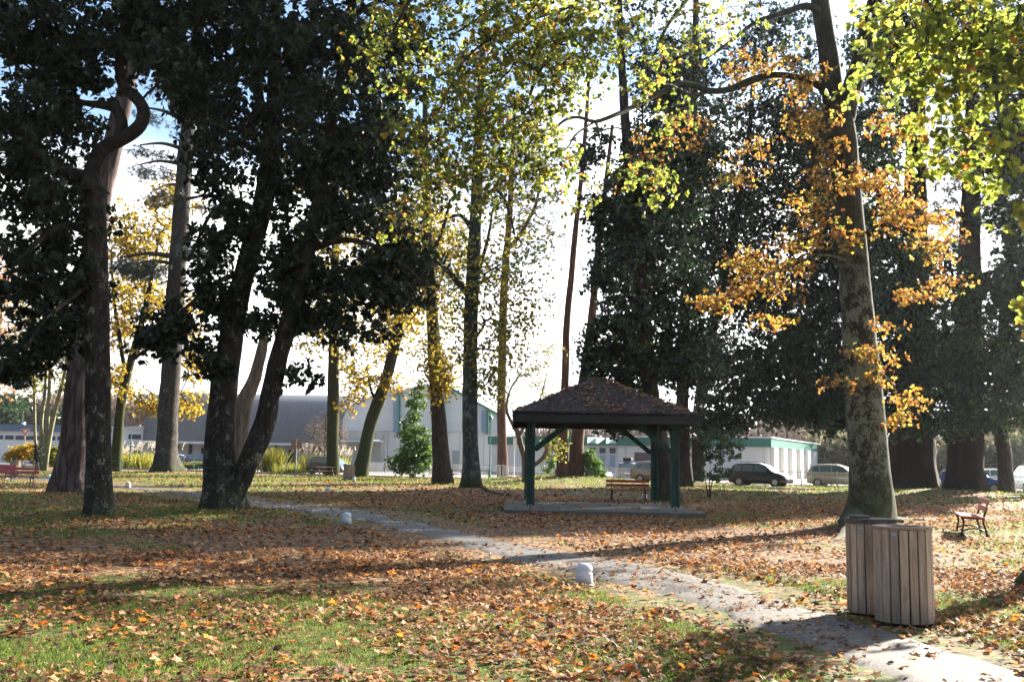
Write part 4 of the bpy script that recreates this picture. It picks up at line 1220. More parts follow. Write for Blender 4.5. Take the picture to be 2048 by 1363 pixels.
# white sports hall with broad gable
d = 117.0
org = np.array([P(850, 900, d)[0], d, 0.0])
r = thing('sports_hall', 'tall white hall with sloping green-edged roofline and vertical green fins', 'building', org)
wpoly('wall', M_WHITE, r, [(760, 952), (1000, 955), (1000, 863), (760, 862)], d, 26, org)
wpoly('cladding', M_CLADW, r, [(684, 861), (688, 838), (698, 818), (715, 803), (745, 792), (803, 780), (840, 772), (886, 768), (1006, 836), (1014, 870), (1014, 871), (1000, 862.5)], d - .15, 26, org)
wpoly('roof_edge', M_GREENP, r, [(886, 764), (1012, 834), (1012, 839), (886, 770)], d - .5, 27, org)
wpoly('roof_edge', M_EDGEW, r, [(684, 858), (686, 836), (697, 815), (715, 800), (745, 789), (803, 777), (886, 764), (886, 768), (803, 781), (745, 793), (716, 804), (700, 818), (690, 838), (688, 858)], d - .4, 27, org)
for u in range(775, 1000, 24):
    wrect('wall_joint', M_JOINT, r, u, u + .7, 0, 4.6, d - .012, .01, org)
wrect('plinth', M_JOINT, r, 761, 999, 0, .35, d - .03, .015, org)
wrect('door', M_CLADG, r, 905, 918, .35, 2.5, d - .06, .04, org)
for (u0, v0) in [(887, 771), (973, 818), (797, 783)]:
    wpoly('fin', M_GREENP, r, [(u0, v0 + 1), (u0 + 3, v0 + 1), (u0 + 3, 868), (u0, 868)], d - .9, .8, org)
    wpoly('window_strip', M_CLADB, r, [(u0 - 11, v0 + 3), (u0 - .5, v0 + 2), (u0 - .5, 867), (u0 - 11, 862)], d - .35, .2, org)
wpoly('wing_wall', M_BEIGE, r, [(684, 944), (762, 946), (762, 884), (684, 883)], d - 1.6, 1.44, org)
wpoly('wing_fascia', M_CLADG, r, [(684, 861), (764, 862), (764, 879), (684, 878)], d - 1.9, 1.7, org)
wpoly('canopy', M_EDGEW, r, [(680, 879), (762, 880), (762, 884), (680, 882.6)], d - 3.2, 2.9, org)

# low green-fascia building, running diagonally
C0 = np.array([24.7, 95.0]); FD = np.array([-.902, .431]); SD = np.array([.431, .902])
org = (*C0, 0)
r = thing('community_centre', 'low white building with green ribbed fascia behind the black and gold cars', 'building', org)


def front_t(u):
    k = (u - 1024) / FPX
    # C0x + FDx t = k (C0y + FDy t)
    return (k * C0[1] - C0[0]) / (FD[0] - k * FD[1])


def obox(name, mat, parent, t0, t1, s0, s1, z0, z1):
    """t along the front (to the left), s into the building"""
    pts = [FD * t0 + SD * s0, FD * t1 + SD * s0, FD * t1 + SD * s1, FD * t0 + SD * s1]
    m = MB(); m.prism([tuple(p) for p in pts], z0, z1)
    return m.build(name, mat, parent)


tE = front_t(985); tA = front_t(1178); tB = front_t(1238)
obox('wall', M_WHITE, r, 0.2, tE, .3, 30, 0, 3.15)
obox('fascia', M_GREEN, r, -.1, tB, -.1, 30.2, 3.153, 4.0)
obox('fascia', M_GREEN, r, tA, tE + .3, -.1, 12, 3.153, 4.0)
obox('roof_edge', M_EDGEW, r, -.2, tB, -.2, 30.3, 4.003, 4.12)
obox('entrance_fascia', M_GREENP, r, tB + .003, tA - .003, -.3, 3, 3.155, 3.35)
for k in range(3):
    ta = tB + (tA - tB) * (k + .15) / 3; tb = tB + (tA - tB) * (k + .95) / 3
    m = MB()
    a0 = FD * ta; a1 = FD * tb
    V = [(*(a0), 3.353), (*(a1), 3.353), (*(a0), 3.95), (*(a0 + SD * 3), 3.353), (*(a1 + SD * 3), 3.353), (*(a0 + SD * 3), 3.95)]
    m.add(V, [[0, 1, 2], [3, 5, 4], [0, 2, 5, 3], [0, 3, 4, 1], [1, 4, 5, 2]])
    m.build('rooflight', M_GREENP if k % 2 else M_EDGEW, r)
    g = obox('door', M_EDGEW, r, ta, tb, .16, .29, 0, 3.0)
    obox('pane', M_GLASS, g, ta + .12, tb - .12, .10, .155, 2.35, 2.9)
    obox('pane', M_CLADB, g, ta + .15, tb - .15, .10, .155, .4, 2.2)
obox('window', M_GLASS, r, front_t(1302), front_t(1270), .2, .28, 1.6, 2.5)
obox('notice_board', M_EDGEW, r, front_t(1484), front_t(1473), .1, .28, 1.5, 2.5)
for k in range(1, 11):
    if tB < k * 2.9 < tA: continue
    obox('wall_joint', M_JOINT, r, k * 2.9, k * 2.9 + .05, .285, .296, 0, 3.15)
for k in (0.5, tB + .3, tE - 1.0):
    obox('downpipe', M_EDGEW, r, k, k + .1, .17, .28, 0, 3.15)
obox('plinth', M_JOINT, r, .25, tE - .02, .27, .284, 0, .22)
# side pilasters
for k in range(6):
    s0 = .8 + k * 4.9
    pts = [(-SD * 0 + FD * .2 + SD * s0), (FD * -.25 + SD * s0), (FD * -.25 + SD * (s0 + 1.9)), (FD * .2 + SD * (s0 + 1.9))]
    m = MB(); m.prism([tuple(p) for p in pts], 0, 3.15)
    m.build('pilaster', M_WHITE, r)
obox('side_wall', M_CLADG, r, .12, .195, .6, 30, 0, 3.15)

# far house at right, glimpsed between the giant trunks
d = 120.0
org = np.array([P(1880, 900, d)[0], d, 0.0])
r = thing('house', 'pale blue-grey house glimpsed between the two giant dark trunks at right', 'building', org)
wrect('wall', m_plain('blue_grey_render', (.42, .48, .58), .8, 0, .08, .5), r, 1855, 1905, 0, 3.4, d, 8, org)
wrect('roof', M_EDGEW, r, 1852, 1908, 3.402, 3.8, d - .5, 9, org)
w = wrect('window', M_GREENP, r, 1870, 1885, .9, 1.9, d - .08, .1, org)
wrect('pane', M_GLASS, w, 1871.5, 1883.5, 1.0, 1.8, d - .12, .06, org)
org = np.array([P(2080, 900, d)[0], d, 0.0])
r = thing('house', 'pale grey house behind the white van at the right edge', 'building', org)
wrect('wall', M_CLADG, r, 2020, 2140, 0, 4.6, d, 8, org)
wrect('roof', M_EDGEW, r, 2016, 2144, 4.602, 5.0, d - .5, 9, org)
wrect('window', M_GREENP, r, 2040, 2048, 1.2, 4.0, d - .08, .1, org)
# ------------------------------------------------------------------ pavilion
t = NT('dark_green_stained_timber'); v = t.coord('Object', (1, 1, .15))
c = t.ramp(t.noise(v, 14, 6, .7), [(.3, (.010, .032, .028)), (.55, (.022, .075, .062)), (.8, (.06, .15, .125))])
v2 = t.coord(); c = t.mix(t.ramp(t.noise(v2, 9, 5, .7), [(.58, 0), (.68, .7)]), c, (.10, .13, .10))
M_PAV = t.done(t.pbr(c, .75, 0, .3, t.bump(t.noise(v, 30, 4, .7), .4, .006)))
M_BEAM = m_plain('dark_aged_beam', (.028, .030, .028), .8, 0, .3, 5, .4, .3)
t = NT('dark_bitumen_shingle'); v = t.coord()
br = t.n('ShaderNodeTexBrick'); br.inputs['Scale'].default_value = 1.0; br.inputs['Brick Width'].default_value = .34; br.inputs['Row Height'].default_value = .16; br.inputs['Mortar Size'].default_value = .012
br.inputs['Color1'].default_value = (.03, .024, .024, 1); br.inputs['Color2'].default_value = (.055, .042, .04, 1); br.inputs['Mortar'].default_value = (.01, .01, .01, 1)
t.l(v, br.inputs['Vector'])
mo = t.ramp(t.noise(v, 2.2, 6, .7), [(.52, 0), (.68, .8)])
c = t.mix(mo, br.outputs['Color'], (.03, .045, .016))
M_SHIN = t.done(t.pbr(c, .9, 0, .2, t.bump(br.outputs['Fac'], .6, .02)))
M_IRON = m_plain('galvanised_iron', (.10, .10, .10), .5, .7, .2)
M_BLACK = m_plain('black_cast_iron', (.012, .012, .013), .45, .3, .25, 12, .3)
M_SLAB = m_plain('mossy_concrete_slab', (.12, .12, .105), .9, 0, .35, 1.8, .5, .2)

PX0, PX1, PY0, PY1 = .64, 5.04, 30.6, 35.0
pz = .0
pav = thing('pavilion', 'dark green timber picnic shelter with hipped leaf-covered roof on a concrete slab', 'shelter', (2.84, 32.8, pz))
ox, oy = 2.84, 32.8
m = MB(); m.box((0, 0, 0.0), (5.95, 6.2, .24), None, .02); m.build('slab', M_SLAB, pav)
zb = .12
for (px, py) in ((PX0, PY0), (PX1, PY0), (PX0, PY1), (PX1, PY1)):
    x, y = px - ox, py - oy
    m = MB()
    m.box((x, y, (zb + .14 + 2.78) / 2), (.115, .115, 2.78 - zb - .14), None, .006)
    for s in (-1, 1):
        m.box((x + s * .092, y - .0, (zb + .10 + 2.70) / 2), (.06, .20, 2.70 - zb - .10), None, .006)
    p = m.build('post', M_PAV, pav)
    m = MB(); m.tube([(x, y, zb - .02), (x, y, zb + .16)], .018, 8); m.box((x, y, zb + .008), (.14, .14, .016)); m.build('post_foot', M_IRON, p)
    sx = 1 if x < 0 else -1; sy = 1 if y < 0 else -1
    m = MB(); m.bar((x + sx * .13, y, 1.90), (x + sx * 1.30, y, 2.84), .07, .155, bev=.004); m.build('brace', M_PAV, pav)
    m = MB(); m.bar((x, y + sy * .10, 1.90), (x, y + sy * 1.20, 2.84), .07, .155, bev=.004); m.build('brace', M_PAV, pav)
for py in (PY0, PY1):
    for s in (-1, 1):
        m = MB(); m.box((0, py - oy + s * .115, 2.815), (5.15, .06, .22), None, .004); m.build('beam', M_BEAM, pav)
for px in (PX0, PX1):
    m = MB(); m.box((px - ox, 0, 2.96), (.12, 5.1, .16), None, .004); m.build('beam', M_BEAM, pav)
# hip roof with thickness
ex, ey, ze, zr = 2.78, 3.15, 3.03, 4.33
rx = .12
def hipz(x, y):
    fx = (ex - abs(x)) / (ex - rx); fy = (ey - abs(y)) / ey
    f = np.clip(min(fx, fy), 0, 1)
    return ze + (zr - ze) * (f ** 1.0)
N = 18
V = []; F = []
gx = np.linspace(-ex, ex, 2 * N + 1); gy = np.linspace(-ey, ey, 2 * N + 1)
for dz in (0, -.05):
    for yy in gy:
        for xx in gx:
            V.append((xx, yy, hipz(xx, yy) + dz))
W = 2 * N + 1; o2 = W * W
for j in range(W - 1):
    for i in range(W - 1):
        q = j * W + i
        F.append([q, q + 1, q + W + 1, q + W]); F.append([o2 + q, o2 + q + W, o2 + q + W + 1, o2 + q + 1])
for i in range(W - 1):
    F.append([i, o2 + i, o2 + i + 1, i + 1]); q = (W - 1) * W + i; F.append([q, q + 1, o2 + q + 1, o2 + q])
    q = i * W; F.append([q, q + W, o2 + q + W, o2 + q]); q = i * W + W - 1; F.append([q, o2 + q, o2 + q + W, q + W])
roof = link('roof', new_mesh('roof', V, F, M_SHIN), pav)
m = MB()
m.box((0, -ey + .04, ze - .20), (2 * ex - .02, .035, .24)); m.box((0, ey - .04, ze - .20), (2 * ex - .02, .035, .24))
m.box((-ex + .04, 0, ze - .20), (.035, 2 * ey - .12, .24)); m.box((ex - .04, 0, ze - .20), (.035, 2 * ey - .12, .24))
m.build('fascia', M_BEAM, roof)
m = MB()
for k in range(9):
    xx = -ex + .3 + k * (2 * ex - .6) / 8
    yy = 0 + .4 * abs(xx) * 0
    ym = ey * (1 - min(1, (ex - abs(xx)) / (ex - rx)))
    for s in (-1, 1):
        m = MB(); m.bar((xx, s * (ey - .1), ze - .13), (xx, s * max(ym, .05), hipz(xx, max(ym, .05)) - .13), .05, .12)
        m.build('rafter', M_BEAM, roof)

# ------------------------------------------------------------------ benches
def wood(name, a, b, c3, sc=3.0):
    t = NT(name); v = t.coord('Object', (1, 6, 6))
    c = t.ramp(t.noise(v, sc, 6, .7), [(.3, a), (.5, b), (.72, c3)])
    return t.done(t.pbr(c, .6, 0, .35, t.bump(t.noise(v, sc * 3, 4, .7), .35, .004)))


M_REDW = wood('red_brown_stained_slat', (.24, .035, .02), (.40, .075, .04), (.52, .15, .09))
M_PURW = wood('faded_plum_slat', (.20, .04, .045), (.32, .08, .085), (.46, .17, .16))
M_PINKW = wood('faded_pink_brown_slat', (.30, .08, .06), (.44, .16, .13), (.56, .28, .22))


def bench(label, p, rz, mat, L=1.8, group='red-brown slatted benches'):
    r = thing('park_bench', label, 'bench', p, rz, group)
    m = MB()
    for k, y in enumerate((-.20, -.07, .06, .18)):
        m.box((0, y, .445 + (.012 if k in (0,) else 0) - .01 * abs(k - 1)), (L, .115, .035), None, .01)
    m.build('seat', mat, r)
    m = MB()
    tilt = Matrix.Rotation(R(-14), 3, 'X')
    m.box((0, .285, .62), (L, .035, .125), tilt, .01); m.box((0, .325, .785), (L, .035, .125), tilt, .01)
    m.build('backrest', mat, r)
    for s in (-1, 1):
        x = s * (L / 2 - .22)
        m = MB()
        m.tube([(x, -.24, .0), (x, -.225, .12), (x, -.19, .27), (x, -.20, .38), (x, -.24, .42)], [.032, .022, .022, .026, .02], 8)
        m.tube([(x, .30, .0), (x, .27, .14), (x, .22, .30), (x, .235, .44), (x, .285, .6), (x, .345, .85)], [.034, .024, .024, .026, .022, .016], 8)
        m.tube([(x, -.24, .41), (x, -.1, .405), (x, .1, .395), (x, .235, .41)], .02, 8)
        m.tube([(x, -.22, .11), (x, -.1, .16), (x, .05, .175), (x, .18, .15), (x, .27, .10)], .017, 8)
        m.tube([(x, -.27, .015), (x, -.2, .02)], .03, 6); m.tube([(x, .26, .02), (x, .34, .015)], .03, 6)
        m.build('leg_frame', M_BLACK, r, smooth=True)
    return r


p = gbase(1257, 1001); bench('red-brown slatted bench on black iron legs, seen through the pavilion', p, 0, M_REDW, 1.78)
p = gbase(27, 973); bench('plum-coloured slatted bench at the left edge in front of the wooden bin screen', p, R(10), M_PURW, 1.9)
p = gbase(-12, 963); bench('second plum bench cut off by the left edge, further back', p, R(-6), M_PURW, 1.9)
pr = np.array([10.85, 23.75, 0]); pr[2] = float(ground_h(pr[0], pr[1]))
bench('faded pinkish bench standing side-on at right with arched black iron legs', pr, R(-110), M_PINKW, 1.95)

# ------------------------------------------------------------------ picnic tables
M_PICN = wood('brown_picnic_plank', (.05, .025, .015), (.10, .052, .032), (.18, .10, .07))


def picnic(label, p, rz):
    r = thing('picnic_table', label, 'picnic table', p, rz, 'wooden picnic tables')
    m = MB()
    for k in range(6): m.box((0, -.325 + k * .13, .74), (1.9, .12, .04), None, .005)
    m.build('tabletop', M_PICN, r)
    for s in (-1, 1):
        m = MB()
        for q in (0, 1): m.box((0, s * (.66 + q * .13), .45), (1.9, .12, .045), None, .005)
        m.build('seat', M_PICN, r)
    for s in (-1, 1):
        x = s * .62
        m = MB()
        for q in (-1, 1): m.bar((x, q * .22, .70), (x, q * .62, .0), .05, .10)
        m.bar((x + .055, -.80, .39), (x + .055, .80, .39), .04, .10); m.bar((x + .055, -.34, .68), (x + .055, .34, .68), .04, .08)
        m.build('leg_frame', M_PICN, r)


picnic('brown wooden picnic table standing in front of the mossy lime trunk', gbase(645, 953), R(48))
picnic('dark picnic table mostly hidden behind the leaning trunk with hanging yellow leaves', gbase(886, 960), R(8))

# ------------------------------------------------------------------ wooden bin screens
t = NT('weathered_grey_plank'); v = t.coord('Object', (1, 1, .1))
oi = t.n('ShaderNodeAttribute', attribute_name='tint')
c = t.ramp(t.noise(v, 22, 7, .7, .4), [(.28, (.26, .19, .13)), (.5, (.45, .35, .255)), (.75, (.62, .51, .39))])
c = t.mix(1.0, c, t.ramp(oi.outputs['Fac'], [(0, (.68, .66, .66)), (.5, (.95, .92, .9)), (1, (1.15, 1.1, 1.0))]), 'MULTIPLY')
kn = t.n('ShaderNodeTexVoronoi'); kn.inputs['Scale'].default_value = 3.1
vk = t.coord('Object', (1, 1, .62)); t.l(vk, kn.inputs['Vector'])
c = t.mix(t.ramp(kn.outputs['Distance'], [(.045, .85), (.075, 0)]), c, (.09, .055, .03))
tz = t.n('ShaderNodeTexCoord'); sz = t.n('ShaderNodeSeparateXYZ'); t.l(tz.outputs['Object'], sz.inputs[0])
dz = t.math('ADD', t.math('MULTIPLY', t.math('SUBTRACT', .35, sz.outputs['Z']), 1.6), t.math('MULTIPLY', t.noise(t.coord(), 6, 5, .7), .7))
c = t.mix(t.ramp(dz, [(.42, 0), (.9, .6)]), c, (.075, .065, .055))
M_PLANK = t.done(t.pbr(c, .8, 0, .25, t.bump(t.noise(v, 45, 5, .7), .4, .004)))
M_LID = wood('dark_weathered_lid', (.04, .035, .028), (.09, .08, .065), (.17, .155, .13), 4)
M_STICK = m_plain('pale_blue_sticker', (.30, .45, .55), .5, 0, .1)
M_RIB = m_plain('red_tape', (.6, .06, .04), .5, 0, .1)


def slat_ring(cx, cy, rx_, ry_, h, w=.080, gap=.005, th=.024, skip=None):
    per = math.pi * (3 * (rx_ + ry_) - math.sqrt((3 * rx_ + ry_) * (rx_ + 3 * ry_)))
    n = int(per / (w + gap)); V = []; F = []; tint = []
    for k in range(n):
        a = 2 * math.pi * (k + .35) / n
        if skip and skip(a): continue
        x, y = cx + rx_ * math.cos(a), cy + ry_ * math.sin(a)
        na = math.atan2(math.sin(a) / ry_, math.cos(a) / rx_)
        M = Matrix.Rotation(na, 3, 'Z') @ Matrix.Rotation(random.uniform(-.006, .006), 3, 'X')
        mb = MB(); hh = h + random.uniform(-.008, .006)
        mb.box((x, y, hh / 2 + .015), (th, w * random.uniform(.96, 1.02), hh - .03), M, .004)
        b = len(V); V += mb.V; F += [[i + b for i in f] for f in mb.F]; tint += [random.random()] * len(mb.F)
    return V, F, tint


def bin_screen(label, p, rz, detail=True, scale=1.0, bow=False):
    r = thing('litter_bin_screen', label, 'litter bin', p, rz, 'wooden slatted bin screens')
    h = .975
    A = (-.055, .33, .25, .24); B_ = (.055, -.28, .278, .245)
    for (cx, cy, a, b_), hh, nm in ((A, h + .003, 'slat_shell'), (B_, h - .012, 'slat_shell')):
        V, F, ti = slat_ring(cx, cy, a, b_, hh)
        sh = link(nm, new_mesh(nm, V, F, M_PLANK, False, {'tint': ('FACE', ti)}), r)
        m = MB()
        n = 40
        poly = [(cx + (a + .022) * math.cos(2 * math.pi * k / n), cy + (b_ + .022) * math.sin(2 * math.pi * k / n)) for k in range(n)]
        inner = [(cx + (a - .10) * math.cos(2 * math.pi * k / n), cy + (b_ - .10) * math.sin(2 * math.pi * k / n)) for k in range(n)]
        z0, z1 = hh + .002, hh + .028
        bb = [(x, y, z) for z in (z0, z1) for (x, y) in poly] + [(x, y, z) for z in (z0, z1) for (x, y) in inner]
        Fq = []
        for k in range(n):
            k2 = (k + 1) % n
            Fq += [[k, k2, n + k2, n + k], [n + k, n + k2, 3 * n + k2, 3 * n + k], [2 * n + k, 3 * n + k, 3 * n + k2, 2 * n + k2], [k, 2 * n + k, 2 * n + k2, k2]]
        m.add(bb, Fq); m.build('rim', M_LID if cx < 0 else M_PLANK, sh)
        m = MB(); m.lathe([(min(a, b_) - .05, .03), (min(a, b_) - .05, hh - .05), (min(a, b_) - .055, hh - .05)], (cx, cy, 0), 24); m.build('bin_liner', M_BLACK, sh)
        if detail:
            m = MB(); sx = cx - .17; ang = math.acos(-.17 / a); sy = cy - b_ * math.sin(ang) - .018
            m.box((sx, sy, hh - .045), (.045, .004, .022), Matrix.Rotation(-.45, 3, 'Z')); m.build('sticker', M_STICK, r)
    m = MB(); m.box((A[0] - .12, A[1] + .0, h + .075), (.20, .13, .034), None, .012); m.build('lid_block', M_LID, r)
    m = MB()
    m.prism([(A[0] + .265 * math.cos(q * math.pi / 12), A[1] + .255 * math.sin(q * math.pi / 12)) for q in range(24)], h + .033, h + .056)
    m.box((A[0] + .14, A[1] - .16, h + .044), (.30, .16, .03), Matrix.Rotation(-.25, 3, 'Z'), .008)
    m.build('lid', M_LID, r)
    if bow:
        m = MB(); m.box((0, -.33, .55), (.14, .02, .05), Matrix.Rotation(.5, 3, 'Y')); m.box((.08, -.33, .50), (.10, .02, .05), Matrix.Rotation(-.9, 3, 'Y')); m.build('tape', M_RIB, r)


pb = np.array([4.035, 10.78, 0.0]); pb[2] = float(ground_h(pb[0], pb[1]))
bin_screen('large grey-brown slatted wooden bin screen of two joined rounded units in the right foreground', pb, R(0))
bin_screen('small distant slatted bin screen between the picnic table and the leaning maple', gbase(697, 960), R(20), False)
bin_screen('slatted bin screen with a red mark behind the bench at the left edge', gbase(30, 950), R(10), False, bow=True)

# ------------------------------------------------------------------ bollard path lights
t = NT('scuffed_white_plastic'); v = t.coord()
c = t.ramp(t.noise(v, 12, 6, .7), [(.3, (.40, .42, .45)), (.7, (.66, .69, .73))])
tz = t.n('ShaderNodeTexCoord'); sz = t.n('ShaderNodeSeparateXYZ'); t.l(tz.outputs['Object'], sz.inputs[0])
dz = t.math('ADD', t.math('MULTIPLY', t.math('SUBTRACT', .12, sz.outputs['Z']), 5.0), t.math('MULTIPLY', t.noise(v, 22, 5, .75), .8))
c = t.mix(t.ramp(dz, [(.45, 0), (.85, .75)]), c, (.12, .11, .08))
M_PLAS = t.done(t.pbr(c, .45, 0, .5, t.bump(t.noise(v, 60, 3, .6), .15, .002)))
M_LENS = m_plain('grey_lens', (.20, .22, .24), .3, 0, .2, 10, .1)


def bollard_light(label, p, rz, s=1.0):
    r = thing('path_light', label, 'path light', p, rz, 'white domed path lights')
    prof = [(.125, -.03), (.122, .03), (.114, .12), (.110, .155), (.109, .158), (.108, .195), (.108, .198), (.103, .225), (.090, .25), (.068, .27), (.04, .282), (.012, .287)]
    V = []; F = []; n = 28
    for (q, z) in prof:
        for k in range(n):
            a = 2 * math.pi * k / n
            aa = math.atan2(math.sin(a), math.cos(a))
            rr = q
            if .157 < z < .196 and abs(aa) < .95: rr = q * .78
            if z >= .195 and abs(aa) < 1.4: rr = q * (1 + .05 * math.cos(aa))
            V.append((rr * math.cos(a) * s, rr * math.sin(a) * s, z * s))
    for i in range(len(prof) - 1):
        for k in range(n):
            k2 = (k + 1) % n
            F.append([i * n + k, i * n + k2, (i + 1) * n + k2, (i + 1) * n + k])
    F.append([(len(prof) - 1) * n + k for k in range(n)])
    me = new_mesh('housing', V, F, M_PLAS, True)
    try: me.set_sharp_from_angle(angle=R(45))
    except Exception: pass
    link('housing', me, r)
    m = MB(); m.lathe([(.072 * s, .150 * s), (.072 * s, .200 * s)], (.014 * s, 0, 0), 20); m.build('lens', M_LENS, r)
    m = MB()
    m.lathe([(.128 * s, .0), (.132 * s, .012 * s), (.124 * s, .02 * s)], (0, 0, 0), 24); m.build('base_ring', M_PLAS, r)


for (u, v, rz, lb) in [(1168, 1163, 0, 'nearest white domed path light beside the grit path, right of the sunlit grass'),
                       (693, 1045, 10, 'white domed path light on the lawn edge right of the twin-stemmed magnolia'),
                       (655, 987, -10, 'white path light on yellow litter below the picnic table'),
                       (708, 963, 0, 'tiny white path light at the foot of the distant bin screen'),
                       (256, 974, 30, 'white path light on grass by the far path, right of the slim magnolia trunk'),
                       (97, 958, 20, 'small white path light right of the plum bench at far left'),
                       (1289, 999, 0, 'small white path light by the right leg of the bench seen through the pavilion')]:
    bollard_light(lb, gbase(u, v), R(rz), 1.0)

# ------------------------------------------------------------------ signs, lamps, poles
M_POLE = m_plain('grey_steel_pole', (.30, .31, .32), .5, .5, .1)
M_GPOLE = m_plain('green_steel', (.03, .16, .13), .5, .2, .15)
M_SIGNR = m_plain('red_sign_border', (.65, .05, .04), .4, 0, .05)
M_SIGNW = m_plain('white_sign_face', (.82, .82, .80), .4, 0, .03)
M_SIGNB = m_plain('brown_sign_back', (.22, .15, .12), .6, 0, .15)


def at_x(u, d):
    q = P(u, 900, d); return np.array([q[0], d, 0.0])


def zat(u, v, d): return float(P(u, v, d)[2])


d = 92.0
p = at_x(48, d); r = thing('give_way_sign', 'red-bordered white triangular give way sign on a post, far left', 'road sign', p)
m = MB(); m.tube([(0, .03, 0), (0, .03, zat(48, 857, d))], .035, 8); m.build('post', M_POLE, r)
zt = zat(48, 856, d); w_ = .38
def tri(sc, y, th): return [(-w_ * sc, zt - .05 - (1 - sc) * .2), (w_ * sc, zt - .05 - (1 - sc) * .2), (0, zt - .05 - .66 * sc - (1 - sc) * .2)]
m = MB(); m.prism_y(tri(1, 0, 0), -.02, 0); m.build('plate', M_SIGNR, r)
m = MB(); m.prism_y(tri(.58, 0, 0), -.026, -.0205); m.build('sign_face', M_SIGNW, r)
m = MB(); m.prism_y(tri(1.14, 0, 0), -.001, .012); m.build('sign_edge', M_SIGNW, r)
d = 84.0
p = at_x(593, d); r = thing('road_sign', 'pair of brown sign boards seen from behind on one post, left of the dark hatchback', 'road sign', p)
m = MB(); m.tube([(0, 0, 0), (0, 0, zat(593, 878, d))], .05, 8); m.build('post', M_POLE, r)
for s in (-1, 1):
    m = MB(); m.box((s * .24, -.08, (zat(593, 879, d) + zat(593, 896, d)) / 2), (.44, .03, .74), Matrix.Rotation(s * .1, 3, 'Z'), .005); m.build('board', M_SIGNB, r)
d = 84.0
p = at_x(1029, d); r = thing('road_sign', 'tall narrow white sign plate on a thin post just left of the pavilion', 'road sign', p)
m = MB(); m.tube([(0, 0, 0), (0, 0, zat(1029, 895, d))], .03, 8); m.build('post', M_EDGEW, r)
m = MB(); m.box((.02, -.04, (zat(1029, 875, d) + zat(1029, 897, d)) / 2), (.30, .02, .95)); m.build('plate', M_SIGNW, r)
d = 84.0
p = at_x(980, d); r = thing('street_lamp', 'green lantern-headed street lamp in front of the white sports hall', 'street lamp', p)
zt = zat(980, 829, d)
m = MB(); m.lathe([(.10, 0), (.10, .5), (.06, .6), (.045, 1.2), (.04, zt - .65)], (0, 0, 0), 10); m.build('post', M_GPOLE, r, smooth=True)
m = MB(); m.lathe([(.07, zt - .65), (.11, zt - .6), (.17, zt - .28)], (0, 0, 0), 8); m.build('lantern', M_LENS, r)
m = MB(); m.lathe([(.22, zt - .279), (.20, zt - .22), (.06, zt - .04), (.02, zt + .05)], (0, 0, 0), 8); m.build('cap', M_GPOLE, r)
d = 96.0
p = at_x(261, d); r = thing('flag_pole', 'thin pale green pole beside the pampas grass at left', 'pole', p)
m = MB(); m.lathe([(.07, 0), (.05, 1.5), (.035, zat(261, 862, d))], (0, 0, 0), 8); m.build('post', M_GPOLE, r)
m = MB(); m.lathe([(.09, -.05), (.09, .1), (.08, .11)], (0, 0, .0), 8); m.build('foot', M_IRON, r)
d = 175.0
p = at_x(40, d); r = thing('utility_pole', 'tiny dark utility pole above the low building at far left', 'pole', p)
m = MB(); m.tube([(0, 0, 0), (0, 0, zat(40, 820, d))], .12, 8); m.build('post', M_DKOPEN, r)
m = MB(); m.box((0, 0, zat(40, 826, d)), (1.6, .1, .12)); m.build('crossarm', M_DKOPEN, r)
d = 165.0
r = thing('power_line', 'overhead wires crossing the pale sky above the barrel-roofed warehouse', 'power line', at_x(560, d))
for v_ in (776, 790):
    a = P(330, v_ + 4, d); b_ = P(560, v_ + 3, d); c_ = P(1300, v_ - 8, d)
    m = MB(); m.tube([tuple(q - np.array([at_x(560, d)[0], d, 0])) for q in (a, b_, (b_ + c_) / 2 + np.array([0, 0, -.6]), c_)], .03, 4); m.build('wire', M_BLACK, r)

# railings
def railing(name, label, a, b, mat, h=1.1, panel=2.5, bar=.12, bw=.016, posts_mat=None, rails=(.12, 1.05)):
    a = np.array(a); b = np.array(b); L = np.linalg.norm(b - a); dr = (b - a) / L
    r = thing(name, label, 'fence', (a[0], a[1], 0))
    n = int(L / panel)
    for i in range(n + 1):
        q = dr * (i * panel)
        m = MB(); m.box((q[0], q[1], h / 2), (.06, .06, h + .08)); m.build('post', posts_mat or mat, r)
        if i == n: break
        m = MB()
        q2 = dr * ((i + 1) * panel)
        for z in rails: m.bar((*(q + dr * .04), z), (*(q2 - dr * .04), z), .03, .04)
        if bar:
            for k in range(1, int(panel / bar)):
                w = q + dr * k * bar; m.bar((*w, rails[0]), (*w, h), bw, bw, (dr[0], dr[1], 0))
        m.build('panel', mat, r)


M_RAILW = m_plain('pale_grey_railing', (.55, .56, .58), .5, .3, .1)
railing('railing_fence', 'long pale grey railing of thin upright bars in front of the white buildings', road_pt(0, 5), road_pt(62, 5), M_RAILW)
railing('railing_fence', 'green tube railing by the pampas grass left of the cedar', road_pt(-27, 1.5), road_pt(-12, -1), M_GPOLE, 1.1, 2.6, 0, rails=(.35, .7, 1.05))
railing('railing_fence', 'low green wire fence in front of the yellow shrubs at far left', (-44, 84.0), (-31, 81.0), M_GPOLE, .95, 2.6, 0, rails=(.3, .9))

# ------------------------------------------------------------------ cars
M_TYRE = m_plain('tyre_rubber', (.018, .018, .018), .8, 0, .2, 20, .2)
M_RIM = m_plain('alloy_rim', (.45, .46, .48), .35, .8, .1)
t = NT('car_window_glass'); M_CGL = t.done(t.pbr((.10, .17, .18), .06, 0, .9))
M_TAIL = m_plain('red_tail_lamp', (.55, .03, .03), .25, 0, .1)
M_HEAD = m_plain('clear_headlamp', (.65, .68, .72), .15, 0, .1, 10, .02, .8)
M_TRIM = m_plain('black_plastic_trim', (.02, .02, .022), .6, 0, .1)


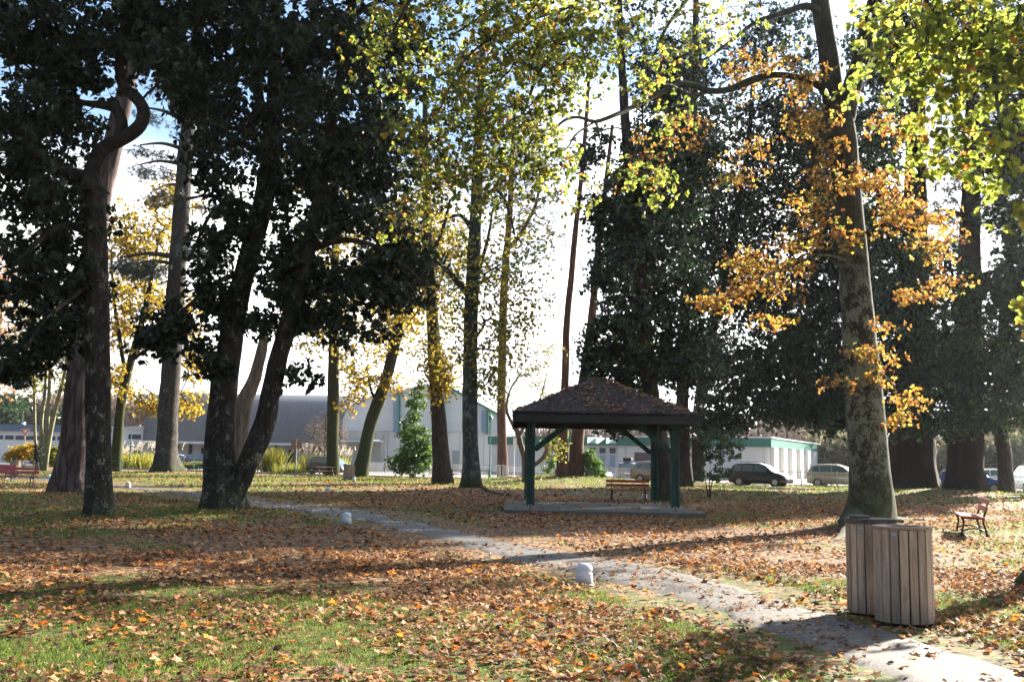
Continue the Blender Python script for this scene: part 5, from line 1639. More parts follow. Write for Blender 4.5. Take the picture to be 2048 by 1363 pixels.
def paint(name, col, metal=.35):
    t = NT(name)
    return t.done(t.pbr(col, .32, metal, .5, None, {'Coat Weight': .8, 'Coat Roughness': .05}))


def car(name, label, p, rz, mat, L=4.1, H=1.6, W=1.72, prof=None, rails=False, box=False, plate=False, group='cars parked along the street'):
    """front towards +x; prof: list (x 0..1 from rear, belt z 0..1, top z 0..1)"""
    r = thing(name, label, 'car', p, rz, group)
    prof = prof or [(0, .50, .52), (.02, .60, .66), (.07, .62, .90), (.16, .61, .975), (.34, .60, 1.0), (.52, .59, .985), (.62, .585, .90), (.72, .58, .72), (.78, .575, .60), (.88, .54, .555), (.96, .46, .47), (1, .30, .32)]
    xs = np.array([q[0] for q in prof]); bz = np.array([q[1] for q in prof]); tz = np.array([q[2] for q in prof])
    X = np.unique(np.concatenate([np.linspace(0, 1, 33)]))
    def belt(x): return np.interp(x, xs, bz) * H
    def top(x): return np.interp(x, xs, tz) * H
    def halfw(x): return W / 2 * (1 - .10 * max(0, (x - .8) / .2) ** 2 - .07 * max(0, (.12 - x) / .12) ** 2)
    def zlow(x): return .20 + .06 * max(0, (x - .9) / .1) + .06 * max(0, (.1 - x) / .1)
    def section(x, f):
        """f 0 bottom .. 1 centre of roof"""
        w = halfw(x); b = belt(x); tp = max(top(x), b + .004); zl = zlow(x)
        inset = min(1.0, (tp - b) / (H * .38))
        pts = [(w * .93, zl), (w * .995, zl + .12), (w, (zl + b) / 2), (w * .975, b - .04), (w * .94, b), (w * (.94 - .15 * inset), tp - .07 * inset), (w * (.90 - .17 * inset), tp - .015), (w * .45, tp + .0), (0, tp + .012)]
        q = f * (len(pts) - 1); i = min(int(q), len(pts) - 2); g = q - i
        return (pts[i][0] * (1 - g) + pts[i + 1][0] * g, pts[i][1] * (1 - g) + pts[i + 1][1] * g)
    fs = [0, 1 / 8, 2 / 8, 3 / 8, 4 / 8, 5 / 8, 6 / 8, 7 / 8, 1]
    V = []; F = []
    for x in X:
        row = [(section(x, f)) for f in fs]
        full = [(-a, b) for a, b in row[:-1]] + [(a, b) for a, b in row[::-1]]
        for a, b in full: V.append(((x - .5) * L, a, b))
    n = len(full)
    for i in range(len(X) - 1):
        for k in range(n - 1):
            F.append([i * n + k, i * n + k + 1, (i + 1) * n + k + 1, (i + 1) * n + k])
    F.append([k for k in range(n)]); F.append([(len(X) - 1) * n + k for k in range(n)][::-1])
    for i in range(len(X) - 1): F.append([i * n, (i + 1) * n, (i + 1) * n + n - 1, i * n + n - 1])
    me = new_mesh('body', V, F, mat, True)
    import bmesh
    bm = bmesh.new(); bm.from_mesh(me); bmesh.ops.recalc_face_normals(bm, faces=bm.faces[:]); bm.to_mesh(me); bm.free()
    try: me.set_sharp_from_angle(angle=R(50))
    except Exception: pass
    body = link('body', me, r)
    # side windows
    roof = [q for q in prof if q[2] > .88]
    xa, xb = roof[0][0] + .02, roof[-1][0] + .03
    cuts = np.linspace(xa, xb + .02, 4)
    cuts[1] = xa + (xb - xa) * .24; cuts[2] = xa + (xb - xa) * .60
    for s in (-1, 1):
        for k in range(3):
            x0, x1 = cuts[k] + .008, cuts[k + 1] - .008
            Vw = []; nn = 5
            for i in range(nn):
                x = x0 + (x1 - x0) * i / (nn - 1)
                for f in (4.12 / 8, 4.9 / 8):
                    a, b = section(x, f)
                    Vw.append(((x - .5) * L, s * (a + .008), b))
            Fw = [[2 * i, 2 * i + 1, 2 * i + 3, 2 * i + 2] for i in range(nn - 1)]
            link('window', new_mesh('window', Vw, Fw, M_CGL), r)
    # windscreen and rear window
    for (x0, x1, nm) in ((xb + .015, min(.80, xb + .15), 'windscreen'), (max(.012, xa - .075), xa - .012, 'rear_window')):
        Vw = []; nn = 5
        for i in range(nn):
            x = x0 + (x1 - x0) * i / (nn - 1)
            for f in (6.05 / 8, 7 / 8, 1):
                a, b = section(x, f); Vw.append(((x - .5) * L + (.006 if nm == 'windscreen' else -.006), -a * .96, b + .008))
            for f in (7 / 8, 6.05 / 8):
                a, b = section(x, f); Vw.append(((x - .5) * L + (.006 if nm == 'windscreen' else -.006), a * .96, b + .008))
        Fw = [[i * 5 + k, i * 5 + k + 1, (i + 1) * 5 + k + 1, (i + 1) * 5 + k] for i in range(nn - 1) for k in range(4)]
        link(nm, new_mesh(nm, Vw, Fw, M_CGL), r)
    # wheels
    wr = .31
    for s in (-1, 1):
        for xw in (.185, .80):
            cx, cy = (xw - .5) * L, s * (W / 2 - .10)
            m = MB(); m.tube([(cx, cy - s * .02, wr + .03), (cx, cy + s * .085, wr + .03)], wr + .065, 24); m.build('wheel_arch', M_TRIM, body)
            wh = MB(); wh.tube([(cx, cy - .09, wr), (cx, cy + s * .108 + (0 if s > 0 else 0), wr)] if s > 0 else [(cx, cy + .09, wr), (cx, cy - .108, wr)], wr, 24)
            wo = wh.build('wheel', M_TYRE, r)
            m = MB(); m.tube([(cx, cy + s * .108, wr), (cx, cy + s * .116, wr)], wr * .62, 20)
            for q in range(5):
                a = q * 2 * math.pi / 5
                m.bar((cx, cy + s * .12, wr), (cx + math.cos(a) * wr * .58, cy + s * .12, wr + math.sin(a) * wr * .58), .02, .05, (0, 1, 0))
            m.build('rim', M_RIM, wo)
    for s in (-1, 1):
        w = halfw(0.02)
        m = MB(); m.box(((.018 - .5) * L, s * (w - .10), H * .54), (.10, .20, .22), None, .02); m.build('tail_light', M_TAIL, r)
        w = halfw(.96)
        m = MB(); m.box(((.955 - .5) * L, s * (w - .16), H * .43), (.14, .28, .13), None, .03); m.build('headlight', M_HEAD, r)
        m = MB(); m.box(((xb + .045 - .5) * L, s * (W / 2 + .06), belt(.65) + .06), (.10, .16, .12), None, .03); m.build('mirror', mat, r)
        m = MB()
        for xh in (.36, .56): m.box(((xh - .5) * L, s * (W / 2 + .002), belt(.5) - .10), (.16, .02, .035), None, .005)
        m.build('door_handle', M_TRIM, body)
        if rails:
            m = MB(); m.tube([((.20 - .5) * L, s * W * .36, H * .985), ((.22 - .5) * L, s * W * .36, H + .045), ((.50 - .5) * L, s * W * .36, H + .055), ((.53 - .5) * L, s * W * .36, H * .99)], .018, 6); m.build('roof_rail', M_TRIM, r)
    if rails:
        for xh in (.22, .47):
            m = MB(); m.box(((xh - .5) * L, 0, H + .06), (.06, W * .75, .03)); m.build('roof_bar', M_TRIM, r)
    if box:
        for xh in (.25, .5):
            m = MB(); m.box(((xh - .5) * L, 0, H + .05), (.05, W * .75, .03)); m.build('roof_bar', M_TRIM, r)
        m = MB(); m.box((-.15 * L + .2, 0, H + .24), (1.7, .8, .34), None, .11); m.build('roof_box', M_TRIM, r)
    m = MB(); m.box((-.5 * L - .012, 0, H * .34), (.02, .52, .11)); m.build('number_plate', M_SIGNW, r)
    m = MB(); m.box((-.5 * L - .006, 0, H * .22), (.05, W * .8, .12)); m.build('bumper', M_TRIM, r)
    return r


HD = math.atan2(-.522, .853)
def carp(u, d): q = at_x(u, d); q[2] = .02; return q
car('parked_car', 'dark grey hatchback with white roof line, half hidden behind the mossy lime trunk', carp(662, 86), HD, paint('dark_grey_paint', (.045, .048, .058)), 4.05, 1.56, 1.75)
car('parked_car', 'gold-beige family car behind the bench seen through the pavilion', carp(1322, 76), HD, paint('gold_beige_paint', (.34, .27, .19)), 4.25, 1.62, 1.74)
car('parked_car', 'black compact people carrier with roof bars in front of the green-fascia building', carp(1521, 70), HD, paint('black_paint', (.008, .009, .012)), 4.1, 1.62, 1.72, rails=True)
car('parked_car', 'pale olive-gold compact people carrier half hidden by the lichened oak trunk', carp(1676, 72), HD, paint('olive_gold_paint', (.36, .34, .20)), 4.1, 1.62, 1.70)
car('parked_car', 'bright blue hatchback behind the ribbed giant trunk at right', carp(1943, 63.5), HD + .1, paint('bright_blue_paint', (.03, .13, .45)), 4.0, 1.46, 1.72)
car('parked_car', 'white hatchback beyond the blue one, between two trunks', carp(1967, 76), math.pi + HD * .6, paint('white_paint', (.72, .73, .74), .0), 4.1, 1.50, 1.74)
car('parked_van', 'white van seen from behind at the right edge', carp(2062, 66), math.pi / 2 - .2, paint('van_white_paint', (.72, .72, .73), .0), 4.6, 1.75, 1.85,
    prof=[(0, .50, .52), (.01, .62, .70), (.03, .62, .97), (.1, .62, 1.0), (.45, .60, 1.0), (.62, .59, .96), (.74, .58, .74), (.8, .575, .60), (.9, .54, .555), (.97, .46, .47), (1, .30, .32)])['category'] = 'van'
car('parked_car', 'black car with only its bonnet showing right of the pine trunks', carp(1168, 77.5), HD, paint('near_black_paint', (.012, .014, .02)), 4.2, 1.5, 1.74)
car('parked_car', 'dark blue estate carrying a black roof box, by the entrance doors', carp(1256, 92), math.pi / 2 + HD * .3, paint('dark_blue_paint', (.02, .035, .10)), 4.4, 1.5, 1.76, box=True)
car('parked_car', 'silver-white hatchback between the cedar and the magnolia', carp(362, 116), .25, paint('silver_white_paint', (.60, .64, .70), .1), 4.1, 1.48, 1.74)
car('parked_car', 'light blue car in the distant row right of the cedar', carp(383, 112), math.pi - .3, paint('light_blue_paint', (.22, .32, .52)), 4.1, 1.46, 1.74)
car('parked_car', 'dark violet-blue car with red rear lamp left of the magnolia', carp(404, 110), .5, paint('violet_blue_paint', (.05, .05, .16)), 4.0, 1.55, 1.74)
car('parked_car', 'red car glimpsed between the magnolia stems', carp(488, 108), -.2, paint('red_paint', (.45, .03, .03)), 4.0, 1.5, 1.72)
# ------------------------------------------------------------------ shrubs and grasses
def shrub(name, label, cat, u, v, d, blobs, mat, n, group=None, stems=4, rc=.3, size=.1, m=6, k=6, tint=(.5, .25), bark=None, tpl=LEAF_BROAD, hmain=None, **kw):
    b = P(u, v, d); b[2] = float(ground_h(b[0], b[1]))
    t = Tree(name, label, cat, b, bark or B_DARK, group)
    for s in range(stems):
        a = rng.uniform(0, 6.28)
        hh = hmain or .7
        t.limb(np.array([[b[0] + .04 * math.cos(a), b[1] + .04 * math.sin(a), b[2] - .1, .03], [b[0] + .12 * math.cos(a), b[1] + .12 * math.sin(a), b[2] + hh * .5, .022], [b[0] + .25 * math.cos(a), b[1] + .25 * math.sin(a), b[2] + hh, .012]]), step=.2, sides=6)
    T, c = t.targets(blobs, n)
    T[:, 2] = np.maximum(T[:, 2], b[2] + .12)
    t.grow(T, .3, .005)
    t.leaves(T, c, mat, rc=rc, m=m, k=k, size=size, tint=tint, tpl=tpl, **kw)
    t.finish_trunk('stems')
    return t


shrub('holly_tree', 'conical bright green young holly between the leaning maple and the yellow-speckled trunk', 'tree', 828, 957, 70,
      [(826, 920, 70, 38, 34, 1.3), (824, 870, 70, 28, 40, 1.1), (832, 815, 70, 20, 34, .8), (838, 780, 70, 10, 20, .5), (800, 925, 70, 24, 26, 1), (850, 890, 70, 18, 40, 1)],
      L_GREEN, 330, stems=1, hmain=5.0, rc=.30, size=.13, tint=(.4, .25))
shrub('laurel_bush', 'low bright green bush at the foot of the pine left of the gold-beige car', 'bush', 1192, 950, 71, [(1186, 930, 71, 20, 14, .8), (1205, 944, 71, 14, 6, .6), (1178, 915, 71, 14, 16, .6)], L_GREEN, 90, rc=.25, size=.12, tint=(.65, .2))
shrub('laurel_bush', 'slender green sapling left of the two pine trunks, seen past the pavilion post', 'bush', 1100, 945, 74, [(1110, 890, 74, 18, 26, .7), (1098, 925, 74, 16, 20, .7), (1125, 870, 74, 10, 16, .6)], L_GREEN, 80, rc=.28, size=.12, tint=(.6, .2), hmain=1.6)
shrub('laurel_bush', 'dark leafy bush right of the pavilion with thin upright shoots', 'bush', 1418, 966, 46, [(1410, 955, 46, 36, 9, .7), (1445, 948, 46, 30, 12, .6), (1435, 920, 46, 34, 22, .6), (1445, 890, 46, 50, 36, .6)], L_EVL, 85, rc=.22, size=.10, tint=(.6, .25), hmain=1.2)
shrub('golden_shrub', 'yellow-orange shrub below the give way sign at far left', 'bush', 48, 928, 88, [(50, 905, 88, 26, 16, 1.2), (30, 912, 88, 20, 12, 1), (62, 897, 88, 14, 12, 1)], L_YEL, 150, rc=.4, size=.16, tint=(.65, .2))
shrub('golden_shrub', 'olive-yellow rounded shrub between the pale birch stems and the thick pine', 'bush', 112, 928, 86, [(112, 910, 86, 18, 16, 1.1), (105, 920, 86, 22, 8, 1)], L_YEG, 130, rc=.4, size=.15, tint=(.4, .25))
shrub('conifer_bush', 'dark rounded conifer bush at the foot of the pale birch stems', 'bush', 74, 930, 80, [(72, 915, 80, 13, 16, .6), (76, 900, 80, 8, 14, .5)], L_NDL, 60, rc=.3, size=.18, tpl=LEAF_NEEDLE, wide=2.5)
shrub('rhododendron_bush', 'brownish green clipped bush by the street left of the magnolia', 'bush', 400, 935, 100, [(380, 930, 100, 26, 4, 1), (410, 929, 100, 20, 4, 1)], L_YEG, 110, rc=.35, size=.14, tint=(.3, .2))


def pampas(label, u, v, d, w, h, green=(.5, .2), plume=True, n=500):
    b = P(u, v, d); b[2] = float(ground_h(b[0], b[1]))
    r = thing('pampas_grass', label, 'ornamental grass', b, 0, 'clumps of ornamental grass')
    N = n
    pos = np.stack([rng.normal(0, w * .22, N), rng.normal(0, w * .22, N), np.zeros(N)], 1)
    D = nrm(np.stack([rng.normal(0, .28, N), rng.normal(0, .28, N), np.ones(N)], 1))
    V, F, nf = stamp(LEAF_NEEDLE, pos, D, rnd_dir(N), h * rng.uniform(.6, 1.0, N), 1.0)
    link('blades', new_mesh('blades', V, F, L_YEG, False, {'tint': ('FACE', np.repeat(np.clip(rng.normal(green[0], green[1], N), 0, 1), nf))}), r)
    if plume:
        N = 60
        pos = np.stack([rng.normal(0, w * .3, N), rng.normal(0, w * .3, N), h * rng.uniform(.8, 1.15, N)], 1)
        D = nrm(np.stack([rng.normal(.25, .25, N), rng.normal(0, .25, N), np.ones(N)], 1))
        K = 10
        p2 = np.repeat(pos, K, 0) + np.repeat(D, K, 0) * (np.tile(np.arange(K), N) * h * .025)[:, None]
        V, F, nf = stamp(LEAF_ROUND, p2, nrm(np.repeat(D, K, 0) + rnd_dir(N * K) * .6), rnd_dir(N * K), np.full(N * K, h * .07), .5)
        link('plumes', new_mesh('plumes', V, F, m_leaf('pampas_plume', [(0, (.42, .36, .28)), (1, (.62, .56, .47))], .4, 1.2, .7, .2) if 'pampas_plume' not in bpy.data.materials else bpy.data.materials['pampas_plume'], False, {'tint': ('FACE', np.repeat(rng.random(N * K), nf))}), r)


pampas('wide clump of buff-plumed pampas grass behind the green railing at left', 283, 930, 98, 4.5, 2.0)
pampas('pampas grass with white plumes behind the brown sign boards', 628, 935, 96, 3.5, 2.0)
pampas('pampas grass with pale plumes hidden mostly by the dark grey hatchback', 665, 935, 97, 3.0, 1.9)
pampas('yellow-green feathery grass clump right of the magnolia', 545, 935, 92, 1.8, 2.6, (.55, .15), False)
pampas('dry brown low grass clump below the brown sign boards', 580, 945, 86, 3.0, 1.1, (.25, .1), False)
pampas('small pale tuft of grass right of the golden autumn oak', 246, 925, 98, 1.2, 1.6, (.7, .2))

# ------------------------------------------------------------------ far woods
def woods(name, label, blobs, mat, n, size, m=7, k=6, rc=2.5, tint=(.5, .25), tpl=LEAF_BROAD, wide=1.0):
    B = np.array([b[:6] for b in blobs], float)
    w = B[:, 3] * B[:, 4]; kk = rng.choice(len(B), n, p=w / w.sum()); B = B[kk]
    q = rnd_dir(n) * (rng.random((n, 1)) ** .4)
    C = np.array([P(b[0], b[1], b[2]) for b in B]) + q * np.stack([B[:, 3] / FPX * B[:, 2], B[:, 5], B[:, 4] / FPX * B[:, 2]], 1)
    N = n * m * k
    pos = np.repeat(C, m * k, 0) + rnd_dir(N) * rc * (rng.random((N, 1)) ** .5)
    pos[:, 2] = np.maximum(pos[:, 2], .1)
    V, F, nf = stamp(tpl, pos, rnd_dir(N) + np.array([0, 0, .3]), rnd_dir(N), size * rng.uniform(.6, 1.3, N), wide)
    o = link(name, new_mesh(name, V, F, mat, False, {'tint': ('FACE', np.repeat(np.clip(rng.normal(tint[0], tint[1], N), 0, 1), nf))}))
    tag(o, label, kind='stuff')


woods('far_woodland', 'bare pinkish-grey wood on the rise beyond the long low building', [(20 + 40 * k, 838 - 4 * (k % 3), 230, 34, 26, 8) for k in range(-4, 9)], L_BARE, 500, 2.2, tpl=LEAF_NEEDLE, wide=1.6, rc=3.0)
woods('pine_woodland', 'dark green pines at the edge of the far wood', [(-10, 830, 215, 40, 30, 6), (30, 815, 220, 24, 16, 5), (-70, 820, 215, 40, 40, 6), (140, 845, 220, 40, 12, 5)], L_EVG, 110, 1.2, rc=2.4, tint=(.6, .2))
woods('far_undergrowth', 'pale scrub and bare bushes beyond the street at right', [(1640, 920, 125, 40, 24, 5), (1690, 910, 122, 40, 34, 5), (1650, 890, 140, 40, 24, 5), (1740, 915, 120, 60, 30, 5), (1900, 920, 118, 40, 20, 4), (1950, 915, 116, 60, 34, 5), (2060, 910, 110, 60, 34, 5)], m_leaf('pale_scrub_leaf', [(0, (.10, .11, .06)), (.5, (.20, .20, .11)), (1, (.30, .26, .16))], .3, 1.2, .7, .2), 300, .8, rc=1.4, tint=(.5, .25))
woods('far_undergrowth', 'brown and russet bare thicket beyond the street at right', [(1640, 890, 150, 40, 40, 5), (1700, 880, 150, 60, 50, 5), (1590, 870, 160, 40, 30, 5), (1980, 890, 130, 60, 40, 5), (1900, 890, 150, 60, 40, 5), (2060, 880, 130, 60, 50, 5)], L_BARE, 420, 1.3, tpl=LEAF_NEEDLE, wide=1.6, rc=2.0)
woods('far_woodland', 'hazy bare wood along the skyline behind the hall and community centre', [(1060 + 60 * k, 880 - 6 * (k % 3), 210, 50, 30, 8) for k in range(0, 12)], L_BARE, 420, 2.0, tpl=LEAF_NEEDLE, wide=1.3, rc=3.0)


def bare(label, u, vb, vt, d, name='bare_tree', spread=30, n=70):
    b = P(u, vb, d); b[2] = 0
    t = Tree(name, label, 'tree', b, B_PALE if name == 'birch_tree' else B_CEDAR)
    trunk_from(t, [(u, vb, 5), (u + 1, (vb + vt) / 2, 4), (u + 2, vt, 1.5)], d, sides=8, step=1.5)
    T, c = t.targets([(u, vt + (vb - vt) * .35, d, spread, (vb - vt) * .40, 3)], n)
    t.grow(T, 1.0, .014, up=.1)
    t.leaves(T, c, L_BARE, tpl=LEAF_NEEDLE, rc=.9, m=5, k=4, size=.6, wide=.7, twig=.012)
    t.finish_trunk()


bare('slender bare tree rising behind the community centre roof', 1516, 925, 770, 135)
bare('second bare tree behind the roof corner of the community centre', 1573, 925, 790, 140, spread=24)
bare('bare spreading tree behind the dark foliage right of the community centre', 1660, 925, 800, 120, spread=40)
bare('small bare fruit tree with fine pinkish twigs in front of the barrel warehouse', 650, 935, 830, 96, spread=34, n=90)
bare('leafless tree at right beyond the white hatchback', 1990, 925, 800, 110, spread=40)

# ------------------------------------------------------------------ unseen trees added outside the frame to shade the lawn
def shade_tree(label, x, y, trunk_r, H, blobs, n, size=.34, mat=None, k=6, m=8, rc=.9):
    t = Tree('added_shade_tree', label, 'tree', (x, y, 0), B_OAK)
    t.limb(np.array([[x, y, -.3, trunk_r * 1.1], [x, y, 2, trunk_r], [x + .2, y, H * .5, trunk_r * .75], [x + .3, y + .2, H * .9, trunk_r * .3]]), step=1.0, sides=12, flare=.3)
    B = np.array(blobs, float)
    w = B[:, 3] * B[:, 4] * B[:, 5]
    kk = rng.choice(len(B), n, p=w / w.sum())
    T = B[kk][:, :3] + rnd_dir(n) * (rng.random((n, 1)) ** .4) * B[kk][:, 3:6]
    t.grow(T, 1.0, .014)
    t.leaves(T, B[kk][:, :3], mat or L_EVG, rc=rc, m=m, k=k, size=size)
    t.finish_trunk()


for s in SHADE: shade_tree(*s)

# ------------------------------------------------------------------ fallen leaves
LITTER = m_leaf('fallen_leaf', [(0, (.05, .024, .014)), (.22, (.12, .055, .028)), (.42, (.23, .115, .05)), (.62, (.36, .205, .095)), (.8, (.46, .31, .17)), (.88, (.52, .14, .025)), (1, (.60, .25, .03))], .28, 1.5, .7, .25)


def scatter(n, r0, r1, power=1.0, half=33):
    a = np.radians(rng.uniform(-half, half, n)); q = rng.random(n)
    r = np.sqrt(r0 ** 2 + (r1 ** 2 - r0 ** 2) * q ** power)
    return r * np.sin(a), r * np.cos(a)


def lay_leaves(name, label, n, r0, r1, size, tpl, keep=None, power=1.0):
    x, y = scatter(n, r0, r1, power)
    pd = path_dist(x, y); g = grassy(x, y)
    cl = vnoise(x, y, 2.3) * .55 + vnoise(x, y, .6) * .45
    pr = np.where(pd < 0, .22 + .6 * np.clip(1 + pd / .35, 0, 1), np.clip(1.25 - .72 * g, .3, 1)) * np.clip(cl * 3.4 - .85, .12, 1)
    slab = (np.abs(x - 2.84) < 3.0) & (np.abs(y - 32.8) < 3.15)
    ok = (rng.random(n) < pr) & ~slab
    x, y = x[ok], y[ok]; N = len(x)
    z = ground_h(x, y) + rng.uniform(.008, .055, N) * np.where(path_dist(x, y) < 0, .5, 1.0) + .008
    pos = np.stack([x, y, z], 1)
    Nn = nrm(np.stack([rng.normal(0, .38, N), rng.normal(0, .38, N), np.ones(N)], 1))
    D = rnd_dir(N); D -= Nn * (D * Nn).sum(1, keepdims=True)
    V, F, nf = stamp(tpl, pos, D, Nn, size * np.clip(rng.normal(.85, .32, N), .3, 1.7))
    tt = rng.choice([.0, .15, .3, .45, .6, .75, .87, 1.0], N, p=[.11, .17, .2, .18, .14, .09, .07, .04]) + rng.normal(0, .04, N)
    o = link(name, new_mesh(name, V, F, LITTER, False, {'tint': ('FACE', np.repeat(np.clip(tt, 0, 1), nf))}))
    tag(o, label, 'fallen leaves', kind='stuff')


lay_leaves('fallen_leaves', 'curled plane leaves scattered over the near lawn and path', 24000, 5.5, 17, .115, LEAF_PLANE)
lay_leaves('fallen_leaves', 'small curled brown leaves over the near lawn', 38000, 5.5, 17, .05, LEAF_CURL)
lay_leaves('fallen_leaves', 'brown leaf litter covering the middle of the lawn', 62000, 17, 42, .068, LEAF_CURL)
lay_leaves('fallen_leaves', 'pale leaf litter on the far lawn under the trees', 26000, 42, 82, .12, LEAF_CURL)

# leaves on the pavilion roof and slab
N = 2800
x = rng.uniform(-ex, ex, N); y = rng.uniform(-ey, ey, N)
cl = vnoise(x + 5, y, 2.2); ok = rng.random(N) < cl * 1.3; x, y = x[ok], y[ok]; N = len(x)
z = np.array([hipz(a, b) for a, b in zip(x, y)]) + .015
Nn = nrm(np.stack([np.sign(x) * .35 * (np.abs(x) > np.abs(y)), np.sign(y) * .35 * (np.abs(x) <= np.abs(y)), np.ones(N)], 1) + rnd_dir(N) * .12)
D = rnd_dir(N); D -= Nn * (D * Nn).sum(1, keepdims=True)
V, F, nf = stamp(LEAF_CURL, np.stack([x + ox, y + oy, z], 1), D, Nn, .105 * rng.uniform(.6, 1.3, N))
tag(link('roof_leaves', new_mesh('roof_leaves', V, F, LITTER, False, {'tint': ('FACE', np.repeat(rng.choice([.05, .2, .35, .5, .62], N), nf))})), 'dry leaves lying on the pavilion roof', 'fallen leaves', kind='stuff')
N = 90
x = rng.uniform(-2.9, 2.9, N); y = rng.uniform(-3.0, 3.0, N)
V, F, nf = stamp(LEAF_CURL, np.stack([x + ox, y + oy, np.full(N, .13)], 1), rnd_dir(N) * [1, 1, .05], np.tile([0, 0, 1.0], (N, 1)) + rnd_dir(N) * .2, .10 * rng.uniform(.6, 1.3, N))
tag(link('slab_leaves', new_mesh('slab_leaves', V, F, LITTER, False, {'tint': ('FACE', np.repeat(rng.random(N), nf))})), 'a few leaves on the pavilion slab', 'fallen leaves', kind='stuff')

# ------------------------------------------------------------------ grass
L_GRASS = m_leaf('grass_blade', [(0, (.13, .10, .04)), (.18, (.06, .075, .018)), (.5, (.085, .135, .026)), (.82, (.16, .22, .042)), (1, (.32, .27, .11))], .5, 1.7, .5, .3)
BLADE = (np.array([[-.05, 0, 0], [.05, 0, 0], [.035, .55, .06], [0, 1, .22], [-.035, .55, .06]]), [[0, 1, 2, 3, 4]])


def lay_grass(label, n, r0, r1, h, wide, power=1.0):
    x, y = scatter(n, r0, r1, power)
    g = grassy(x, y); pd = path_dist(x, y)
    ed = np.exp(-((pd - .05) / .22) ** 2) * .4
    fn = vnoise(x, y, 6.0) * .5 + vnoise(x, y, 2.1) * .5
    slab = (np.abs(x - 2.84) < 3.05) & (np.abs(y - 32.8) < 3.15)
    pr = np.clip((g + ed) * 1.5 - .45 + (fn - .5) * 1.2, 0, 1)
    ok = (pd > -.05) & (rng.random(n) < pr) & ~slab
    x, y, pr = x[ok], y[ok], pr[ok]; N = len(x)
    pos = np.stack([x, y, ground_h(x, y) - .005], 1)
    D = nrm(np.stack([rng.normal(0, .45, N), rng.normal(0, .45, N), np.ones(N)], 1))
    V, F, nf = stamp(BLADE, pos, D, rnd_dir(N) * [1, 1, .1], h * rng.uniform(.45, 1.25, N) * (.6 + .5 * pr), wide)
    tt = np.clip(rng.normal(.5, .22, N) + (vnoise(x, y, .8) - .5) * .4, 0, 1)
    o = link('grass', new_mesh('grass', V, F, L_GRASS, False, {'tint': ('FACE', np.repeat(tt, nf))}))
    tag(o, label, 'grass', kind='stuff')


lay_grass('short green grass blades on the near lawn', 340000, 5.8, 17, .048, 1.15, 1.15)
lay_grass('thin grass on the middle of the lawn', 240000, 17, 45, .09, 1.9, 1.2)
lay_grass('longer grass fringe in front of the parked cars', 60000, 45, 80, .16, 2.2, .8)
# ------------------------------------------------------------------ sky, sun, exposure
AZ, EL = R(SUN_AZ), R(SUN_EL)
w = bpy.data.worlds.new('World'); scene.world = w; w.use_nodes = True
nt = w.node_tree
for n in list(nt.nodes): nt.nodes.remove(n)
out = nt.nodes.new('ShaderNodeOutputWorld'); bg = nt.nodes.new('ShaderNodeBackground')
sk = nt.nodes.new('ShaderNodeTexSky'); sk.sky_type = 'NISHITA'; sk.sun_disc = False
sk.sun_elevation = EL; sk.sun_rotation = AZ; sk.air_density = 1.0; sk.dust_density = .6; sk.ozone_density = 2.0
tc = nt.nodes.new('ShaderNodeTexCoord')
mp = nt.nodes.new('ShaderNodeMapping'); mp.inputs['Scale'].default_value = (1, 1, 2.6); mp.inputs['Location'].default_value = (.35, .2, 0)
nt.links.new(tc.outputs['Generated'], mp.inputs['Vector'])
nz = nt.nodes.new('ShaderNodeTexNoise'); nz.inputs['Scale'].default_value = 2.6; nz.inputs['Detail'].default_value = 7; nz.inputs['Roughness'].default_value = .55
nt.links.new(mp.outputs[0], nz.inputs['Vector'])
sep = nt.nodes.new('ShaderNodeSeparateXYZ'); nt.links.new(tc.outputs['Generated'], sep.inputs[0])
low = nt.nodes.new('ShaderNodeMapRange'); low.inputs[1].default_value = .0; low.inputs[2].default_value = .34; low.inputs[3].default_value = .36; low.inputs[4].default_value = -.05
nt.links.new(sep.outputs['Z'], low.inputs[0])
ad = nt.nodes.new('ShaderNodeMath'); ad.operation = 'ADD'
nt.links.new(nz.outputs['Fac'], ad.inputs[0]); nt.links.new(low.outputs[0], ad.inputs[1])
rp = nt.nodes.new('ShaderNodeValToRGB'); rp.color_ramp.elements[0].position = .42; rp.color_ramp.elements[1].position = .63
nt.links.new(ad.outputs[0], rp.inputs[0])
mx = nt.nodes.new('ShaderNodeMix'); mx.data_type = 'RGBA'
nt.links.new(rp.outputs[0], mx.inputs[0]); nt.links.new(sk.outputs[0], mx.inputs[6]); 
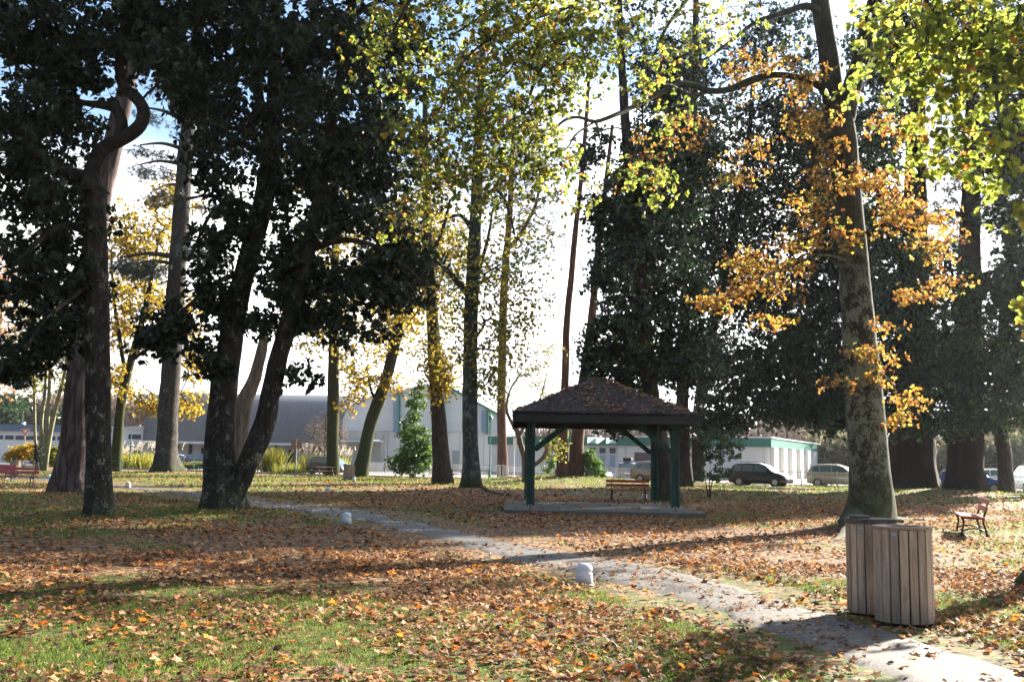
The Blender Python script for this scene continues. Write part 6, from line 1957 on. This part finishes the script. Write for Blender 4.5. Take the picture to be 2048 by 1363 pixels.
vm = nt.nodes.new('ShaderNodeVectorMath'); vm.operation = 'DOT_PRODUCT'; vm.inputs[1].default_value = (math.sin(AZ) * math.cos(EL), math.cos(AZ) * math.cos(EL), math.sin(EL))
nt.links.new(tc.outputs['Generated'], vm.inputs[0])
cr2 = nt.nodes.new('ShaderNodeMapRange'); cr2.interpolation_type = 'SMOOTHSTEP'
cr2.inputs[1].default_value = -.1; cr2.inputs[2].default_value = .95; cr2.inputs[3].default_value = CLOUD * .085; cr2.inputs[4].default_value = CLOUD
nt.links.new(vm.outputs['Value'], cr2.inputs[0])
cc = nt.nodes.new('ShaderNodeCombineColor'); [nt.links.new(cr2.outputs[0], cc.inputs[i]) for i in range(3)]
nt.links.new(cc.outputs[0], mx.inputs[7])
nt.links.new(mx.outputs[2], bg.inputs['Color']); bg.inputs['Strength'].default_value = SKY
nt.links.new(bg.outputs[0], out.inputs['Surface'])

sd = bpy.data.lights.new('sun', 'SUN'); sd.energy = SUN; sd.angle = R(.55); sd.color = (1.0, .90, .76)
so = bpy.data.objects.new('sun', sd); COL.objects.link(so)
sv = Vector((math.sin(AZ) * math.cos(EL), math.cos(AZ) * math.cos(EL), math.sin(EL)))
so.rotation_euler = (-sv).to_track_quat('-Z', 'Y').to_euler()
so.location = (20, 20, 60)

if HAZE > 0:
    t = NT('thin_autumn_haze')
    vp = t.n('ShaderNodeVolumePrincipled'); vp.inputs['Density'].default_value = HAZE
    vp.inputs['Color'].default_value = (.85, .9, 1.0, 1); vp.inputs['Anisotropy'].default_value = .55
    t.l(vp.outputs[0], t.out.inputs['Volume'])
    m = MB(); m.box((0, 130, 31), (700, 330, 64)); o = m.build('haze', t.m); tag(o, 'thin autumn haze', kind='stuff')

scene.view_settings.view_transform = 'Standard'
scene.view_settings.look = 'None'
scene.view_settings.exposure = EXPO
scene.view_settings.gamma = 1
scene.render.engine = 'CYCLES'
cy = scene.cycles
cy.max_bounces = 7; cy.diffuse_bounces = 3; cy.glossy_bounces = 2; cy.transmission_bounces = 4; cy.transparent_max_bounces = 6; cy.volume_bounces = 0
cy.use_denoising = True
cy.sample_clamp_indirect = 6
cy.caustics_reflective = False; cy.caustics_refractive = False
